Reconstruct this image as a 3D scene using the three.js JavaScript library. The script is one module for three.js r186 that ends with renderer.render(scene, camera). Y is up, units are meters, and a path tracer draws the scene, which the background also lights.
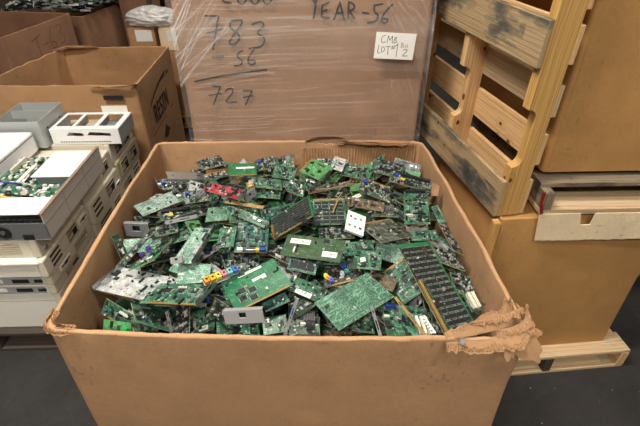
import * as THREE from 'three';
import { mergeGeometries } from 'three/addons/utils/BufferGeometryUtils.js';
import { RoundedBoxGeometry } from 'three/addons/geometries/RoundedBoxGeometry.js';
import { RectAreaLightUniformsLib } from 'three/addons/lights/RectAreaLightUniformsLib.js';

// ---------------------------------------------------------------- camera, light, exposure
const scene = new THREE.Scene();
scene.background = new THREE.Color(0x000000);
const camera = new THREE.PerspectiveCamera(50.66, 640 / 426, 0.05, 60);
camera.position.set(0, 1.9, 0);
camera.lookAt(0.02396, 1.9 - 0.56928, -0.82179);
const renderer = new THREE.WebGLRenderer({ antialias: true });
renderer.toneMapping = THREE.LinearToneMapping;
renderer.toneMappingExposure = 4.2;
renderer.shadowMap.enabled = true;
RectAreaLightUniformsLib.init();
const LAMP_COLOR = 0xfff6ea;
// [x, z, strength] of the warehouse's ceiling fittings, all at LAMP_Y
const LAMP_Y = 4.35;
const LAMPS = [[-1.1, -0.9, 27], [1.9, 0.3, 8], [-1.3, 2.1, 26], [1.6, 2.4, 10], [-1.3, -5.2, 9], [1.5, -5.2, 7]];

// ---------------------------------------------------------------- small helpers
function rng(seed) { let a = seed >>> 0; return () => { a = (a + 0x6D2B79F5) | 0; let t = Math.imul(a ^ (a >>> 15), 1 | a); t = (t + Math.imul(t ^ (t >>> 7), 61 | t)) ^ t; return ((t ^ (t >>> 14)) >>> 0) / 4294967296; }; }
const hash3 = (x, y, z) => { let h = Math.imul(x, 374761393) ^ Math.imul(y, 668265263) ^ Math.imul(z, 2147483647 ^ 0x5bd1e995); h = Math.imul(h ^ (h >>> 13), 1274126177); return ((h ^ (h >>> 16)) >>> 0) / 4294967296; };
function noise(x, y, z = 0) {          // value noise, -1..1
  const i = Math.floor(x), j = Math.floor(y), k = Math.floor(z); let u = x - i, v = y - j, w = z - k;
  u = u * u * (3 - 2 * u); v = v * v * (3 - 2 * v); w = w * w * (3 - 2 * w);
  const L = (a, b, t) => a + (b - a) * t;
  return L(L(L(hash3(i, j, k), hash3(i + 1, j, k), u), L(hash3(i, j + 1, k), hash3(i + 1, j + 1, k), u), v),
    L(L(hash3(i, j, k + 1), hash3(i + 1, j, k + 1), u), L(hash3(i, j + 1, k + 1), hash3(i + 1, j + 1, k + 1), u), v), w) * 2 - 1;
}
const fbm = (x, y, z = 0) => noise(x, y, z) * 0.55 + noise(x * 2.1, y * 2.1, z + 7) * 0.28 + noise(x * 4.3, y * 4.3, z + 13) * 0.17;
const used = {};
function numbered(n) { used[n] = (used[n] ?? -1) + 1; return used[n] ? n + '_' + String(used[n]).padStart(3, '0') : n; }
function tag(o, label, category, group, kind) { if (label) o.userData.label = label; if (category) o.userData.category = category; if (group) o.userData.group = group; if (kind) o.userData.kind = kind; return o; }
function base(name, label, category, pos = [0, 0, 0], turn = 0, group) {
  const o = new THREE.Group(); o.name = numbered(name); scene.add(o); o.position.set(...pos); o.rotation.y = turn; return tag(o, label, category, group);
}
function mesh(name, geo, mat, parent = scene) {
  const m = new THREE.Mesh(geo, mat); m.name = parent === scene ? numbered(name) : name; m.castShadow = m.receiveShadow = true; parent.add(m); return m;
}
function structure(name, geo, mat) { return tag(mesh(name, geo, mat), null, null, null, 'structure'); }
const at = (g, x, y, z, rx = 0, ry = 0, rz = 0) => { if (rx || ry || rz) g.applyMatrix4(new THREE.Matrix4().makeRotationFromEuler(new THREE.Euler(rx, ry, rz))); return g.translate(x, y, z); };
const box = (w, h, d, x = 0, y = 0, z = 0) => new THREE.BoxGeometry(w, h, d).translate(x, y, z);
const rbox = (w, h, d, x = 0, y = 0, z = 0, r = 0.003) => new RoundedBoxGeometry(w, h, d, 1, Math.min(r, w * .45, h * .45, d * .45)).translate(x, y, z);
const merge = (list) => mergeGeometries(list.map((g) => { const n = g.index ? g.toNonIndexed() : g; for (const k of Object.keys(n.attributes)) if (!['position', 'normal', 'uv', 'color'].includes(k)) n.deleteAttribute(k); return n; }), false);
// texture coordinates in metres on every side, running along the longest axis
function metreUV(g, seed = 0, along) {
  if (g.index) g = g.toNonIndexed();
  g.computeBoundingBox(); const s = g.boundingBox.getSize(new THREE.Vector3()).toArray(), ax = along ?? s.indexOf(Math.max(...s));
  const p = g.attributes.position, n = g.attributes.normal, uv = new Float32Array(p.count * 2), o1 = hash3(seed, 3, 1) * 7, o2 = hash3(seed, 5, 2) * 7;
  for (let i = 0; i < p.count; i++) {
    const N = [Math.abs(n.getX(i)), Math.abs(n.getY(i)), Math.abs(n.getZ(i))], P = [p.getX(i), p.getY(i), p.getZ(i)], f = N.indexOf(Math.max(...N));
    const rest = [0, 1, 2].filter((a) => a !== f); let u = rest[0], v = rest[1]; if (v === ax) [u, v] = [v, u];
    uv[i * 2] = P[u] + o1; uv[i * 2 + 1] = P[v] + o2 + f * 0.31;
  }
  return g.setAttribute('uv', new THREE.BufferAttribute(uv, 2));
}
// ---------------------------------------------------------------- textures
function dataTex(size, fn, srgb = true, rep = 1) {
  const d = new Uint8Array(size * size * 4);
  for (let y = 0; y < size; y++) for (let x = 0; x < size; x++) { const c = fn(x / size, y / size), i = (y * size + x) * 4; d[i] = c[0]; d[i + 1] = c[1]; d[i + 2] = c[2]; d[i + 3] = 255; }
  const t = new THREE.DataTexture(d, size, size); t.wrapS = t.wrapT = THREE.RepeatWrapping; t.magFilter = t.minFilter = THREE.LinearFilter; if (srgb) t.colorSpace = THREE.SRGBColorSpace; t.repeat.set(rep, rep); t.needsUpdate = true; return t;
}
function canvasTex(w, h, draw, srgb = true) {
  const c = document.createElement('canvas'); c.width = w; c.height = h; draw(c.getContext('2d'), w, h);
  const t = new THREE.CanvasTexture(c); t.wrapS = t.wrapT = THREE.RepeatWrapping; if (srgb) t.colorSpace = THREE.SRGBColorSpace; return t;
}
const hexRGB = (h) => [(h >> 16) & 255, (h >> 8) & 255, h & 255];
const clampB = (v) => Math.max(0, Math.min(255, v));
// periodic noise on a unit tile
const tnoise = (u, v, f, s) => { const a = noise(u * f, v * f, s), b = noise((u - 1) * f, v * f, s), c = noise(u * f, (v - 1) * f, s), d = noise((u - 1) * f, (v - 1) * f, s); return (a * (1 - u) + b * u) * (1 - v) + (c * (1 - u) + d * u) * v; };
const fluteBump = dataTex(256, (u, v) => { const s = 128 + 34 * Math.sin(u * Math.PI * 2 * 64) + 60 * tnoise(u, v, 5, 4) + 18 * tnoise(u, v, 40, 9); return [s, s, s]; }, false, 2);
function cardboard(hex, seed, dirt = 1) {
  const b = hexRGB(hex);
  const t = dataTex(512, (u, v) => {
    let k = 1 + 0.07 * tnoise(u, v, 4, seed) * dirt + 0.05 * tnoise(u, v, 17, seed + 2) + 0.035 * tnoise(u * 1, v, 120, seed + 5) + 0.006 * Math.sin(u * Math.PI * 2 * 90);
    const spot = tnoise(u, v, 60, seed + 11); if (spot > 0.62) k -= (spot - 0.62) * 0.5 * dirt;
    const scuff = tnoise(u, v, 9, seed + 21); if (scuff > 0.45) k += (scuff - 0.45) * 0.22 * dirt;
    return [clampB(b[0] * k), clampB(b[1] * k), clampB(b[2] * (k - 0.01))];
  });
  return new THREE.MeshStandardMaterial({ map: t, roughness: 0.86, bumpMap: fluteBump, bumpScale: 0.00015, side: THREE.DoubleSide });
}
function woodTex(baseHex, lineHex, seed, opts = {}) {
  return canvasTex(1024, 512, (g, W, H) => {
    const r = rng(seed); g.fillStyle = '#' + baseHex.toString(16).padStart(6, '0'); g.fillRect(0, 0, W, H);
    const L = hexRGB(lineHex);
    for (let i = 0; i < 260; i++) {
      const y = r() * H, a = 0.06 + r() * 0.28, ph = r() * 6, am = 2 + r() * 7; g.strokeStyle = `rgba(${L[0]},${L[1]},${L[2]},${a})`; g.lineWidth = 0.6 + r() * 2.6; g.beginPath();
      for (let x = 0; x <= W; x += 16) g.lineTo(x, y + am * Math.sin(x * Math.PI * 2 / W + ph) + am * .4 * Math.sin(x * Math.PI * 6 / W + ph * 2)); g.stroke();
    }
    for (let i = 0; i < (opts.knots ?? 7); i++) {
      const x = 40 + r() * (W - 80), y = 30 + r() * (H - 60), s = 6 + r() * 9;
      for (let k = 5; k > 0; k--) { g.strokeStyle = `rgba(${L[0]},${L[1]},${L[2]},.35)`; g.lineWidth = 1.4; g.beginPath(); g.ellipse(x, y, s * (1 + k * .55), s * (.7 + k * .28), 0, 0, 7); g.stroke(); }
      g.fillStyle = opts.knot ?? '#7a3d1c'; g.beginPath(); g.ellipse(x, y, s, s * .75, 0, 0, 7); g.fill(); g.fillStyle = 'rgba(30,12,6,.5)'; g.beginPath(); g.ellipse(x, y, s * .5, s * .35, 0, 0, 7); g.fill();
    }
    for (let i = 0; i < (opts.stains ?? 0); i++) {
      const x = r() * W, y = r() * H; for (let k = 0; k < 60; k++) { const dx = (r() + r() - 1) * 170, dy = (r() + r() - 1) * 60, s = 3 + r() * 20; g.fillStyle = opts.stain ?? 'rgba(52,54,62,.12)'; g.beginPath(); g.ellipse(x + dx, y + dy, s * 2, s * .8, 0, 0, 7); g.fill(); }
    }
    for (let i = 0; i < 300; i++) { g.fillStyle = `rgba(40,25,12,${r() * .2})`; g.fillRect(r() * W, r() * H, 2 + r() * 14, 1); }
  });
}
function woodMat(t) { t.repeat.set(1 / 1.1, 1 / 0.5); return new THREE.MeshStandardMaterial({ map: t, roughness: 0.8, bumpMap: t, bumpScale: 0.0008 }); }
const M = {};
M.pineFresh = woodMat(woodTex(0xdcb785, 0x9c6a36, 3, { knots: 11 }));
M.pineYellow = woodMat(woodTex(0xcfa561, 0x80561f, 8, { knots: 6 }));
M.pinePale = woodMat(woodTex(0xcdb592, 0x86653c, 12, { knots: 6, stains: 5, stain: 'rgba(70,62,50,.05)' }));
M.pineStained = woodMat(woodTex(0xb39c77, 0x6b5232, 19, { knots: 6, stains: 16, stain: 'rgba(40,44,56,.13)' }));
M.pineGrey = woodMat(woodTex(0x8a7b66, 0x4d4233, 25, { knots: 5, stains: 16, stain: 'rgba(36,36,38,.12)' }));
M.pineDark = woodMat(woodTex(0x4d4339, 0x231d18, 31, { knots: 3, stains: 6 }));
M.cardMain = cardboard(0xb08a66, 1);
M.cardTall = cardboard(0x96745a, 31, .7);
M.cardRight = cardboard(0xb0854f, 61, .8);
M.cardLeft = cardboard(0xab845e, 91);
M.cardFar = cardboard(0x8f6a52, 121);
M.cardInner = cardboard(0x9c7856, 151, 1.2);
M.cream = cardboard(0xe3cfae, 181, 1.3);
const std = (color, roughness = .6, metalness = 0, extra = {}) => new THREE.MeshStandardMaterial({ color, roughness, metalness, ...extra });
M.steel = std(0xa9adb0, .38, .85); M.steelDull = std(0x8f9294, .5, .6); M.tin = std(0xc9cccd, .28, .9); M.greyPlastic = std(0x8d8f90, .5); M.blackPlastic = std(0x1b1c1e, .45); M.chip = std(0x1f2122, .5);
M.beige = std(0xd8d2bf, .55); M.beigeDark = std(0xb3aa92, .6); M.ivory = std(0xe6e4da, .5); M.white = std(0xe6e6e2, .5); M.slot = std(0x1a1a1a, .7); M.casePale = std(0xcfccc4, .45, .08); M.greyCase = std(0xb4b9b9, .42, .3); M.whitePaint = std(0xe9ebec, .38);
M.gold = std(0x9c7d45, .45, .3); M.paper = std(0xe9e9e4, .75); M.blue = std(0x24459f, .4); M.yellow = std(0xd9b529, .45); M.redDark = std(0x7c1f1a, .5);
M.vcol = new THREE.MeshStandardMaterial({ vertexColors: true, roughness: .5 });
M.vmetal = new THREE.MeshStandardMaterial({ vertexColors: true, roughness: .35, metalness: .7 });

// ---------------------------------------------------------------- the hall: floor, walls, ceiling, lamps
const floorTex = dataTex(512, (u, v) => {
  let k = 40 + 9 * tnoise(u, v, 6, 2) + 6 * tnoise(u, v, 40, 5) + 5 * tnoise(u, v, 140, 6); const s = tnoise(u, v, 130, 9); if (s > .72) k += (s - .72) * 260;
  return [clampB(k), clampB(k * .97), clampB(k * .94)];
});
const R0 = { x0: -6, x1: 6, z0: -9, z1: 6, h: 4.6 };
const floorM = new THREE.MeshStandardMaterial({ map: floorTex, roughness: .75, bumpMap: floorTex, bumpScale: .002 });
structure('floor', metreUV(box(R0.x1 - R0.x0 + .4, .2, R0.z1 - R0.z0 + .4, 0, -.1, (R0.z0 + R0.z1) / 2)), floorM);
const wallM = std(0x6f675d, .9), ceilM = std(0xa9a7a2, .9);
structure('wall_back', box(R0.x1 - R0.x0 + .4, R0.h, .2, 0, R0.h / 2, R0.z0 - .1), wallM);
structure('wall_front', box(R0.x1 - R0.x0 + .4, R0.h, .2, 0, R0.h / 2, R0.z1 + .1), wallM);
structure('wall_left', box(.2, R0.h, R0.z1 - R0.z0, R0.x0 - .1, R0.h / 2, (R0.z0 + R0.z1) / 2), wallM);
structure('wall_right', box(.2, R0.h, R0.z1 - R0.z0, R0.x1 + .1, R0.h / 2, (R0.z0 + R0.z1) / 2), wallM);
structure('ceiling', box(R0.x1 - R0.x0 + .4, .2, R0.z1 - R0.z0 + .4, 0, R0.h + .1, (R0.z0 + R0.z1) / 2), ceilM);
const OVER = ['above the stacked computers', 'above the pallet stood on edge', 'behind the viewer, on the computers side', 'behind the viewer, on the boxes side', 'over the far row of open boxes', 'over the aisle beyond the wrapped box'];
LAMPS.forEach(([x, z, power], i) => {
  const t = base('ceiling_lamp', 'white fluorescent trough lamp under the hall ceiling ' + OVER[i], 'lamp', [x, LAMP_Y, z], 0, 'fluorescent lamps under the ceiling');
  mesh('housing', merge([box(1.5, .06, .34, 0, .06, 0), box(1.5, .08, .02, 0, 0, .17), box(1.5, .08, .02, 0, 0, -.17)]), M.white, t);
  mesh('rod', merge([box(.015, R0.h - LAMP_Y - .09, .015, -.6, (R0.h - LAMP_Y + .09) / 2, 0), box(.015, R0.h - LAMP_Y - .09, .015, .6, (R0.h - LAMP_Y + .09) / 2, 0)]), M.steelDull, t);
  mesh('diffuser', box(1.46, .02, .3, 0, .015, 0), new THREE.MeshStandardMaterial({ color: 0xffffff, emissive: LAMP_COLOR, emissiveIntensity: 2 }), t);
  const l = new THREE.RectAreaLight(LAMP_COLOR, power, 1.46, .3); l.position.set(x, LAMP_Y - .01, z); l.lookAt(x, 0, z); scene.add(l);
});

// ---------------------------------------------------------------- cartons and pallets
// one folded sheet of board: outside, rolled rim, inside, going round the four corners c = [front left, front right, back right, back left] in (x, z)
function cartonWalls({ c, y0, y1, t = .014, r = .018, nu = 40, nv = 12, top = () => 0, bulge = () => 0, seed = 1, rough = .002 }) {
  const path = []; let s = 0;
  const N = c.map((p, i) => { const q = c[(i + 1) % 4], l = Math.hypot(q[0] - p[0], q[1] - p[1]); return [-(q[1] - p[1]) / l, (q[0] - p[0]) / l, l]; });
  for (let k = 0; k < 4; k++) {
    const p = c[k], q = c[(k + 1) % 4], n = N[k], m = N[(k + 1) % 4], a = [(q[0] - p[0]) / n[2], (q[1] - p[1]) / n[2]];
    for (let i = 0; i <= nu; i++) { const d = r + (n[2] - 2 * r) * i / nu; path.push([p[0] + a[0] * d, p[1] + a[1] * d, n[0], n[1], k, d / n[2], s + d]); }
    for (let i = 1; i < 4; i++) { const f = i / 4 * Math.PI / 2, nx = n[0] * Math.cos(f) + m[0] * Math.sin(f), nz = n[1] * Math.cos(f) + m[1] * Math.sin(f); path.push([q[0] - r * (n[0] + m[0]) + r * nx, q[1] - r * (n[1] + m[1]) + r * nz, nx, nz, k, 1, s + n[2] + (i / 4 - .5) * r]); }
    s += n[2];
  }
  path.push([...path[0].slice(0, 6), s + r]);
  const rows = []; for (let j = 0; j <= nv; j++) rows.push([0, j / nv, 0]); rows.push([.25, 1, .005], [.75, 1, .005]); for (let j = nv; j >= 0; j--) rows.push([1, j / nv, 0]);
  const P = [], U = [], I = [], n = path.length, m = rows.length;
  path.forEach(([x, z, nx, nz, k, u, d], i) => rows.forEach(([o, v, e], j) => {
    const h = y1 - .005 + top(k, u), y = y0 + (h - y0) * v + e + (e ? rough * noise(d * 60, seed, o * 3) : 0);
    const out = bulge(k, u, v) + rough * 1.5 * fbm(d * 4, y * 4, seed) + (v > .93 ? rough * .8 * noise(d * 17, seed + 4, o * 2) : 0);
    P.push(x + nx * (out - o * t), y, z + nz * (out - o * t)); U.push(d + (o > .5 ? .43 : 0), y + e + (o > .5 ? .2 : 0));
    if (i < n - 1 && j < m - 1) { const q = i * m + j; I.push(q, q + m, q + m + 1, q, q + m + 1, q + 1); }
  }));
  const g = new THREE.BufferGeometry(); g.setAttribute('position', new THREE.Float32BufferAttribute(P, 3)); g.setAttribute('uv', new THREE.Float32BufferAttribute(U, 2)); g.setIndex(I); g.computeVertexNormals(); return g;
}
function slabOn(c, y, t, inset = .016) {            // flat panel filling a carton's outline
  const mx = c.reduce((a, p) => a + p[0], 0) / 4, mz = c.reduce((a, p) => a + p[1], 0) / 4, s = new THREE.Shape();
  c.forEach((p, i) => { const x = p[0] + Math.sign(mx - p[0]) * inset, z = p[1] + Math.sign(mz - p[1]) * inset; i ? s.lineTo(x, -z) : s.moveTo(x, -z); });
  return metreUV(new THREE.ExtrudeGeometry(s, { depth: t, bevelEnabled: false }).rotateX(-Math.PI / 2).translate(0, y, 0));
}
function carton(name, label, o, mat, closed) {
  const t = base(name, label, 'box', [0, 0, 0]);
  mesh('carton_wall', cartonWalls(o), mat, t);
  mesh('bottom_panel', slabOn(o.c, o.y0 + .002, .01), mat, t);
  if (closed) mesh('top_panel', slabOn(o.c, o.y1 - .014, .008), mat, t);
  return t;
}
// a strip of torn board: two liners of different width with the fluting laid bare between them
function tornBoard(path, dirs, widths, { nrm = [0, 1, 0], thick = .006, bare = .011, ragged = .006, curl = 0, seed = 1, nu = 60, nv = 6, core = true } = {}) {
  const cv = new THREE.CatmullRomCurve3(path.map((p) => new THREE.Vector3(...p))), len = cv.getLength(), out = [], up = new THREE.Vector3(...nrm).normalize();
  const lerpA = (a, u) => { const f = Math.min(u, .9999) * (a.length - 1), i = Math.floor(f), k = f - i; return Array.isArray(a[i]) ? a[i].map((x, j) => x + (a[i + 1][j] - x) * k) : a[i] + (a[i + 1] - a[i]) * k; };
  const sheet = (off, trim, flute, n, jag) => {
    const P = [], U = [], I = [], m = nv + 1;
    for (let i = 0; i <= n; i++) {
      const u = i / n, p = cv.getPoint(u), d = new THREE.Vector3(...lerpA(dirs, u)).normalize(), w = Math.max(.004, lerpA(widths, u) - trim + jag * (fbm(u * len * 40, seed, off * 90) + .35 * noise(u * len * 200, seed + 3)));
      for (let j = 0; j <= nv; j++) {
        const v = j / nv, b = flute ? (v > .25 ? Math.sin(u * len / .0075 * Math.PI * 2) * .5 + .5 : .5) * thick : off, q = p.clone().addScaledVector(d, w * v).addScaledVector(up, b + curl * v * v + .003 * v * noise(u * len * 20, v * 2, seed));
        P.push(q.x, q.y, q.z); U.push(u * len, v * w + seed); if (i < n && j < nv) { const k = i * m + j; I.push(k, k + m, k + m + 1, k, k + m + 1, k + 1); }
      }
    }
    const g = new THREE.BufferGeometry(); g.setAttribute('position', new THREE.Float32BufferAttribute(P, 3)); g.setAttribute('uv', new THREE.Float32BufferAttribute(U, 2)); g.setIndex(I); g.computeVertexNormals(); out.push(g);
  };
  sheet(0, 0, false, nu, ragged); sheet(thick, core ? bare : .003, false, nu, ragged); if (core) sheet(0, .002, true, Math.ceil(len / .0085 * 8), ragged * .6);
  return merge(out);
}
// a four-way pallet standing in its own axes: x along the stringers, y from the underside up to the deck, z along the deck boards
function pallet(name, label, { L, W, tops, bottoms, mats, notch = [[.21, .43], [.77, .99]], nS = 3, seed = 1, group, hS = .09, edge }) {
  const t = base(name, label, 'pallet', [0, 0, 0], 0, group), r = rng(seed);
  for (let k = 0; k < nS; k++) {
    const s = new THREE.Shape(), z0 = k / (nS - 1) * (W - .04); s.moveTo(0, .02);
    for (const [a, b] of notch) { s.lineTo(a, .02); s.quadraticCurveTo(a + .004, .05, a + .03, .055); s.lineTo(b - .03, .055); s.quadraticCurveTo(b - .004, .05, b, .02); }
    s.lineTo(L, .02); s.lineTo(L, .02 + hS); s.lineTo(0, .02 + hS); s.closePath();
    const g = new THREE.ExtrudeGeometry(s, { depth: .036, bevelEnabled: true, bevelSize: .0015, bevelThickness: .0015, bevelSegments: 1 }); mesh('stringer', metreUV(g.translate(0, 0, z0 + .002), seed * 10 + k, 0), mats.stringer[k % mats.stringer.length], t);
  }
  const board = (a, b, y, k, m) => { const j = () => (r() - .5) * .012; const g = rbox(b - a, .019, W + j(), (a + b) / 2, y + .0098 + (r() - .5) * .0, W / 2 + j() * .5); mesh('deck_board', metreUV(g, seed * 20 + k, 2), m, t); };
  bottoms.forEach(([a, b], k) => board(a, b, 0, k, mats.bottom[k % mats.bottom.length]));
  tops.forEach(([a, b], k) => board(a, b, .02 + hS, 10 + k, mats.top[k % mats.top.length]));
  return t;
}
const even = (n, L, w) => Array.from({ length: n }, (_, i) => { const a = i / (n - 1) * (L - w); return [a, a + w]; });
const orient = (o, X, Y, Z, p) => { const m = new THREE.Matrix4().makeBasis(new THREE.Vector3(...X), new THREE.Vector3(...Y), new THREE.Vector3(...Z)); o.quaternion.setFromRotationMatrix(m); o.position.set(...p); return o; };

// the big open box full of circuit boards
const BOX = { c: [[-.68, -.787], [.552, -.735], [.521, -1.85], [-.68, -1.866]], y0: 0, y1: 1.014 };
{
  const t = base('cardboard_bin', 'large open cardboard box with torn rim, heaped full of green circuit boards', 'box');
  mesh('carton_wall', cartonWalls({ ...BOX, t: .016, r: .03, nu: 70, nv: 20, seed: 3, rough: .002,
    top: (k, u) => k === 2 ? (u < .44 ? -.012 + .012 * fbm(u * 60, 3) : -.002) : k === 0 ? -.017 * Math.sqrt(Math.max(0, Math.sin(u * Math.PI))) - (u > .84 ? .008 : 0) : k === 1 ? -.004 + .004 * noise(u * 9, 5) : .003 * noise(u * 8, 2),
    bulge: (k, u, v) => (k === 0 ? -.004 * Math.exp(-(((v - .955 - .006 * Math.sin(u * 9)) / .008) ** 2)) * Math.max(0, 1 - u * 1.3) : 0) + (k === 0 ? .022 : .012) * Math.sin(u * Math.PI) * Math.sin(Math.min(1, v * 1.02) * Math.PI * .8) + (k === 0 && v > .75 && u > .72 ? .004 * (1 - Math.abs(Math.sin(u * 34 + v * 22))) : 0) }), M.cardMain, t);
  mesh('bottom_panel', slabOn(BOX.c, .004, .012), M.cardMain, t);
  const flap = (n, ...a) => mesh(n, tornBoard(...a), M.cardInner, t);
  flap('torn_flap', [[.335, .994, -.728], [.42, .999, -.728], [.50, 1.012, -.73], [.548, 1.012, -.775], [.55, 1.006, -.84]], [[0, -.6, .8], [0, -.5, .85], [.3, -.2, .9], [.9, -.2, .3], [.95, -.2, 0]], [.016, .026, .03, .022, .008], { seed: 3, thick: .006, ragged: .013 });
  flap('torn_flap', [[.335, .996, -.738], [.42, 1.002, -.748], [.50, 1.015, -.765], [.53, 1.02, -.80]], [[.1, .5, -.85], [.05, .65, -.75], [-.05, .75, -.65], [-.3, .8, -.4]], [.012, .04, .06, .04], { nrm: [0, .6, .7], seed: 7, thick: .005, bare: .006, ragged: .016 });
  flap('torn_flap', [[.46, 1.018, -.742], [.50, 1.024, -.745], [.54, 1.028, -.768], [.565, 1.026, -.82]], [[-.3, .15, 1], [.2, .05, .95], [.6, -.1, .7], [.9, -.2, .2]], [.012, .022, .026, .012], { seed: 11, thick: .006, bare: .010, ragged: .012, curl: -.006 });
  flap('torn_flap', [[.40, 1.024, -.765], [.47, 1.032, -.772], [.545, 1.036, -.80]], [[-.1, .1, 1], [.2, .1, .95], [.6, 0, .7]], [.004, .018, .012], { seed: 15, thick: .005, bare: .008, ragged: .010, curl: -.004 });
  flap('liner_shred', [[.47, 1.006, -.716], [.53, 1.006, -.722], [.565, 1.006, -.77]], [[.1, -.75, .5], [.4, -.7, .5], [.9, -.6, .2]], [.03, .055, .03], { seed: 19, core: false, thick: .0012, ragged: .022 });
  flap('crushed_corner', [[-.682, 1.0, -.86], [-.68, 1.004, -.81], [-.655, 1.002, -.797], [-.60, 1.0, -.79]], [[-.5, .1, .2], [-.5, -.2, .6], [-.1, -.3, .9], [0, -.2, 1]], [.004, .012, .018, .004], { seed: 23, thick: .009, bare: .012, ragged: .009 });
  flap('crushed_corner', [[-.672, 1.006, -.85], [-.665, 1.012, -.81], [-.64, 1.01, -.80], [-.60, 1.003, -.80]], [[.6, .5, .1], [.5, .5, .2], [.2, .6, .3], [0, .3, .5]], [.006, .016, .02, .006], { seed: 27, thick: .008, bare: .012, ragged: .009, curl: -.008 });
  flap('rim_tear', [[-.02, 1.003, -1.856], [.06, 1.012, -1.86], [.17, 1.016, -1.862]], [[0, .5, .7], [0, .75, .5], [.1, .3, .8]], [.008, .035, .03], { nrm: [0, .5, -.7], seed: 31, thick: .006, bare: .01, ragged: .01 });
  flap('rim_tear', [[.13, 1.005, -1.852], [.25, 1.008, -1.852], [.40, 1.004, -1.85], [.50, .995, -1.85]], [[0, .1, 1], [0, .05, 1], [0, .12, 1], [0, -.1, .9]], [.02, .045, .05, .012], { seed: 35, thick: .007, bare: .016, ragged: .012 });
  { // fluting showing on the inside where the liner tore off under the rim
    const P = [], U = [], I = [], n = 360; for (let i = 0; i <= n; i++) for (let j = 0; j <= 3; j++) { const x = -.02 + .51 * i / n, y = .985 - .10 * j / 3 + (j === 3 ? .02 * fbm(i * .08, 4) : 0); P.push(x, y, -1.831 + .004 * Math.sin(x / .013 * Math.PI * 2) * (j < 3 ? 1 : .3) + .002 * noise(x * 40, y * 20)); U.push(x, y); if (i < n && j < 3) { const q = i * 4 + j; I.push(q, q + 1, q + 5, q, q + 5, q + 4); } }
    const g = new THREE.BufferGeometry(); g.setAttribute('position', new THREE.Float32BufferAttribute(P, 3)); g.setAttribute('uv', new THREE.Float32BufferAttribute(U, 2)); g.setIndex(I); g.computeVertexNormals(); mesh('bared_fluting', g, M.cardMain, t);
  }
  mesh('staple', at(new THREE.CylinderGeometry(.007, .008, .012, 12), .372, 1.008, -.722, .9, 0, .2), M.steelDull, t);
}

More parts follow.
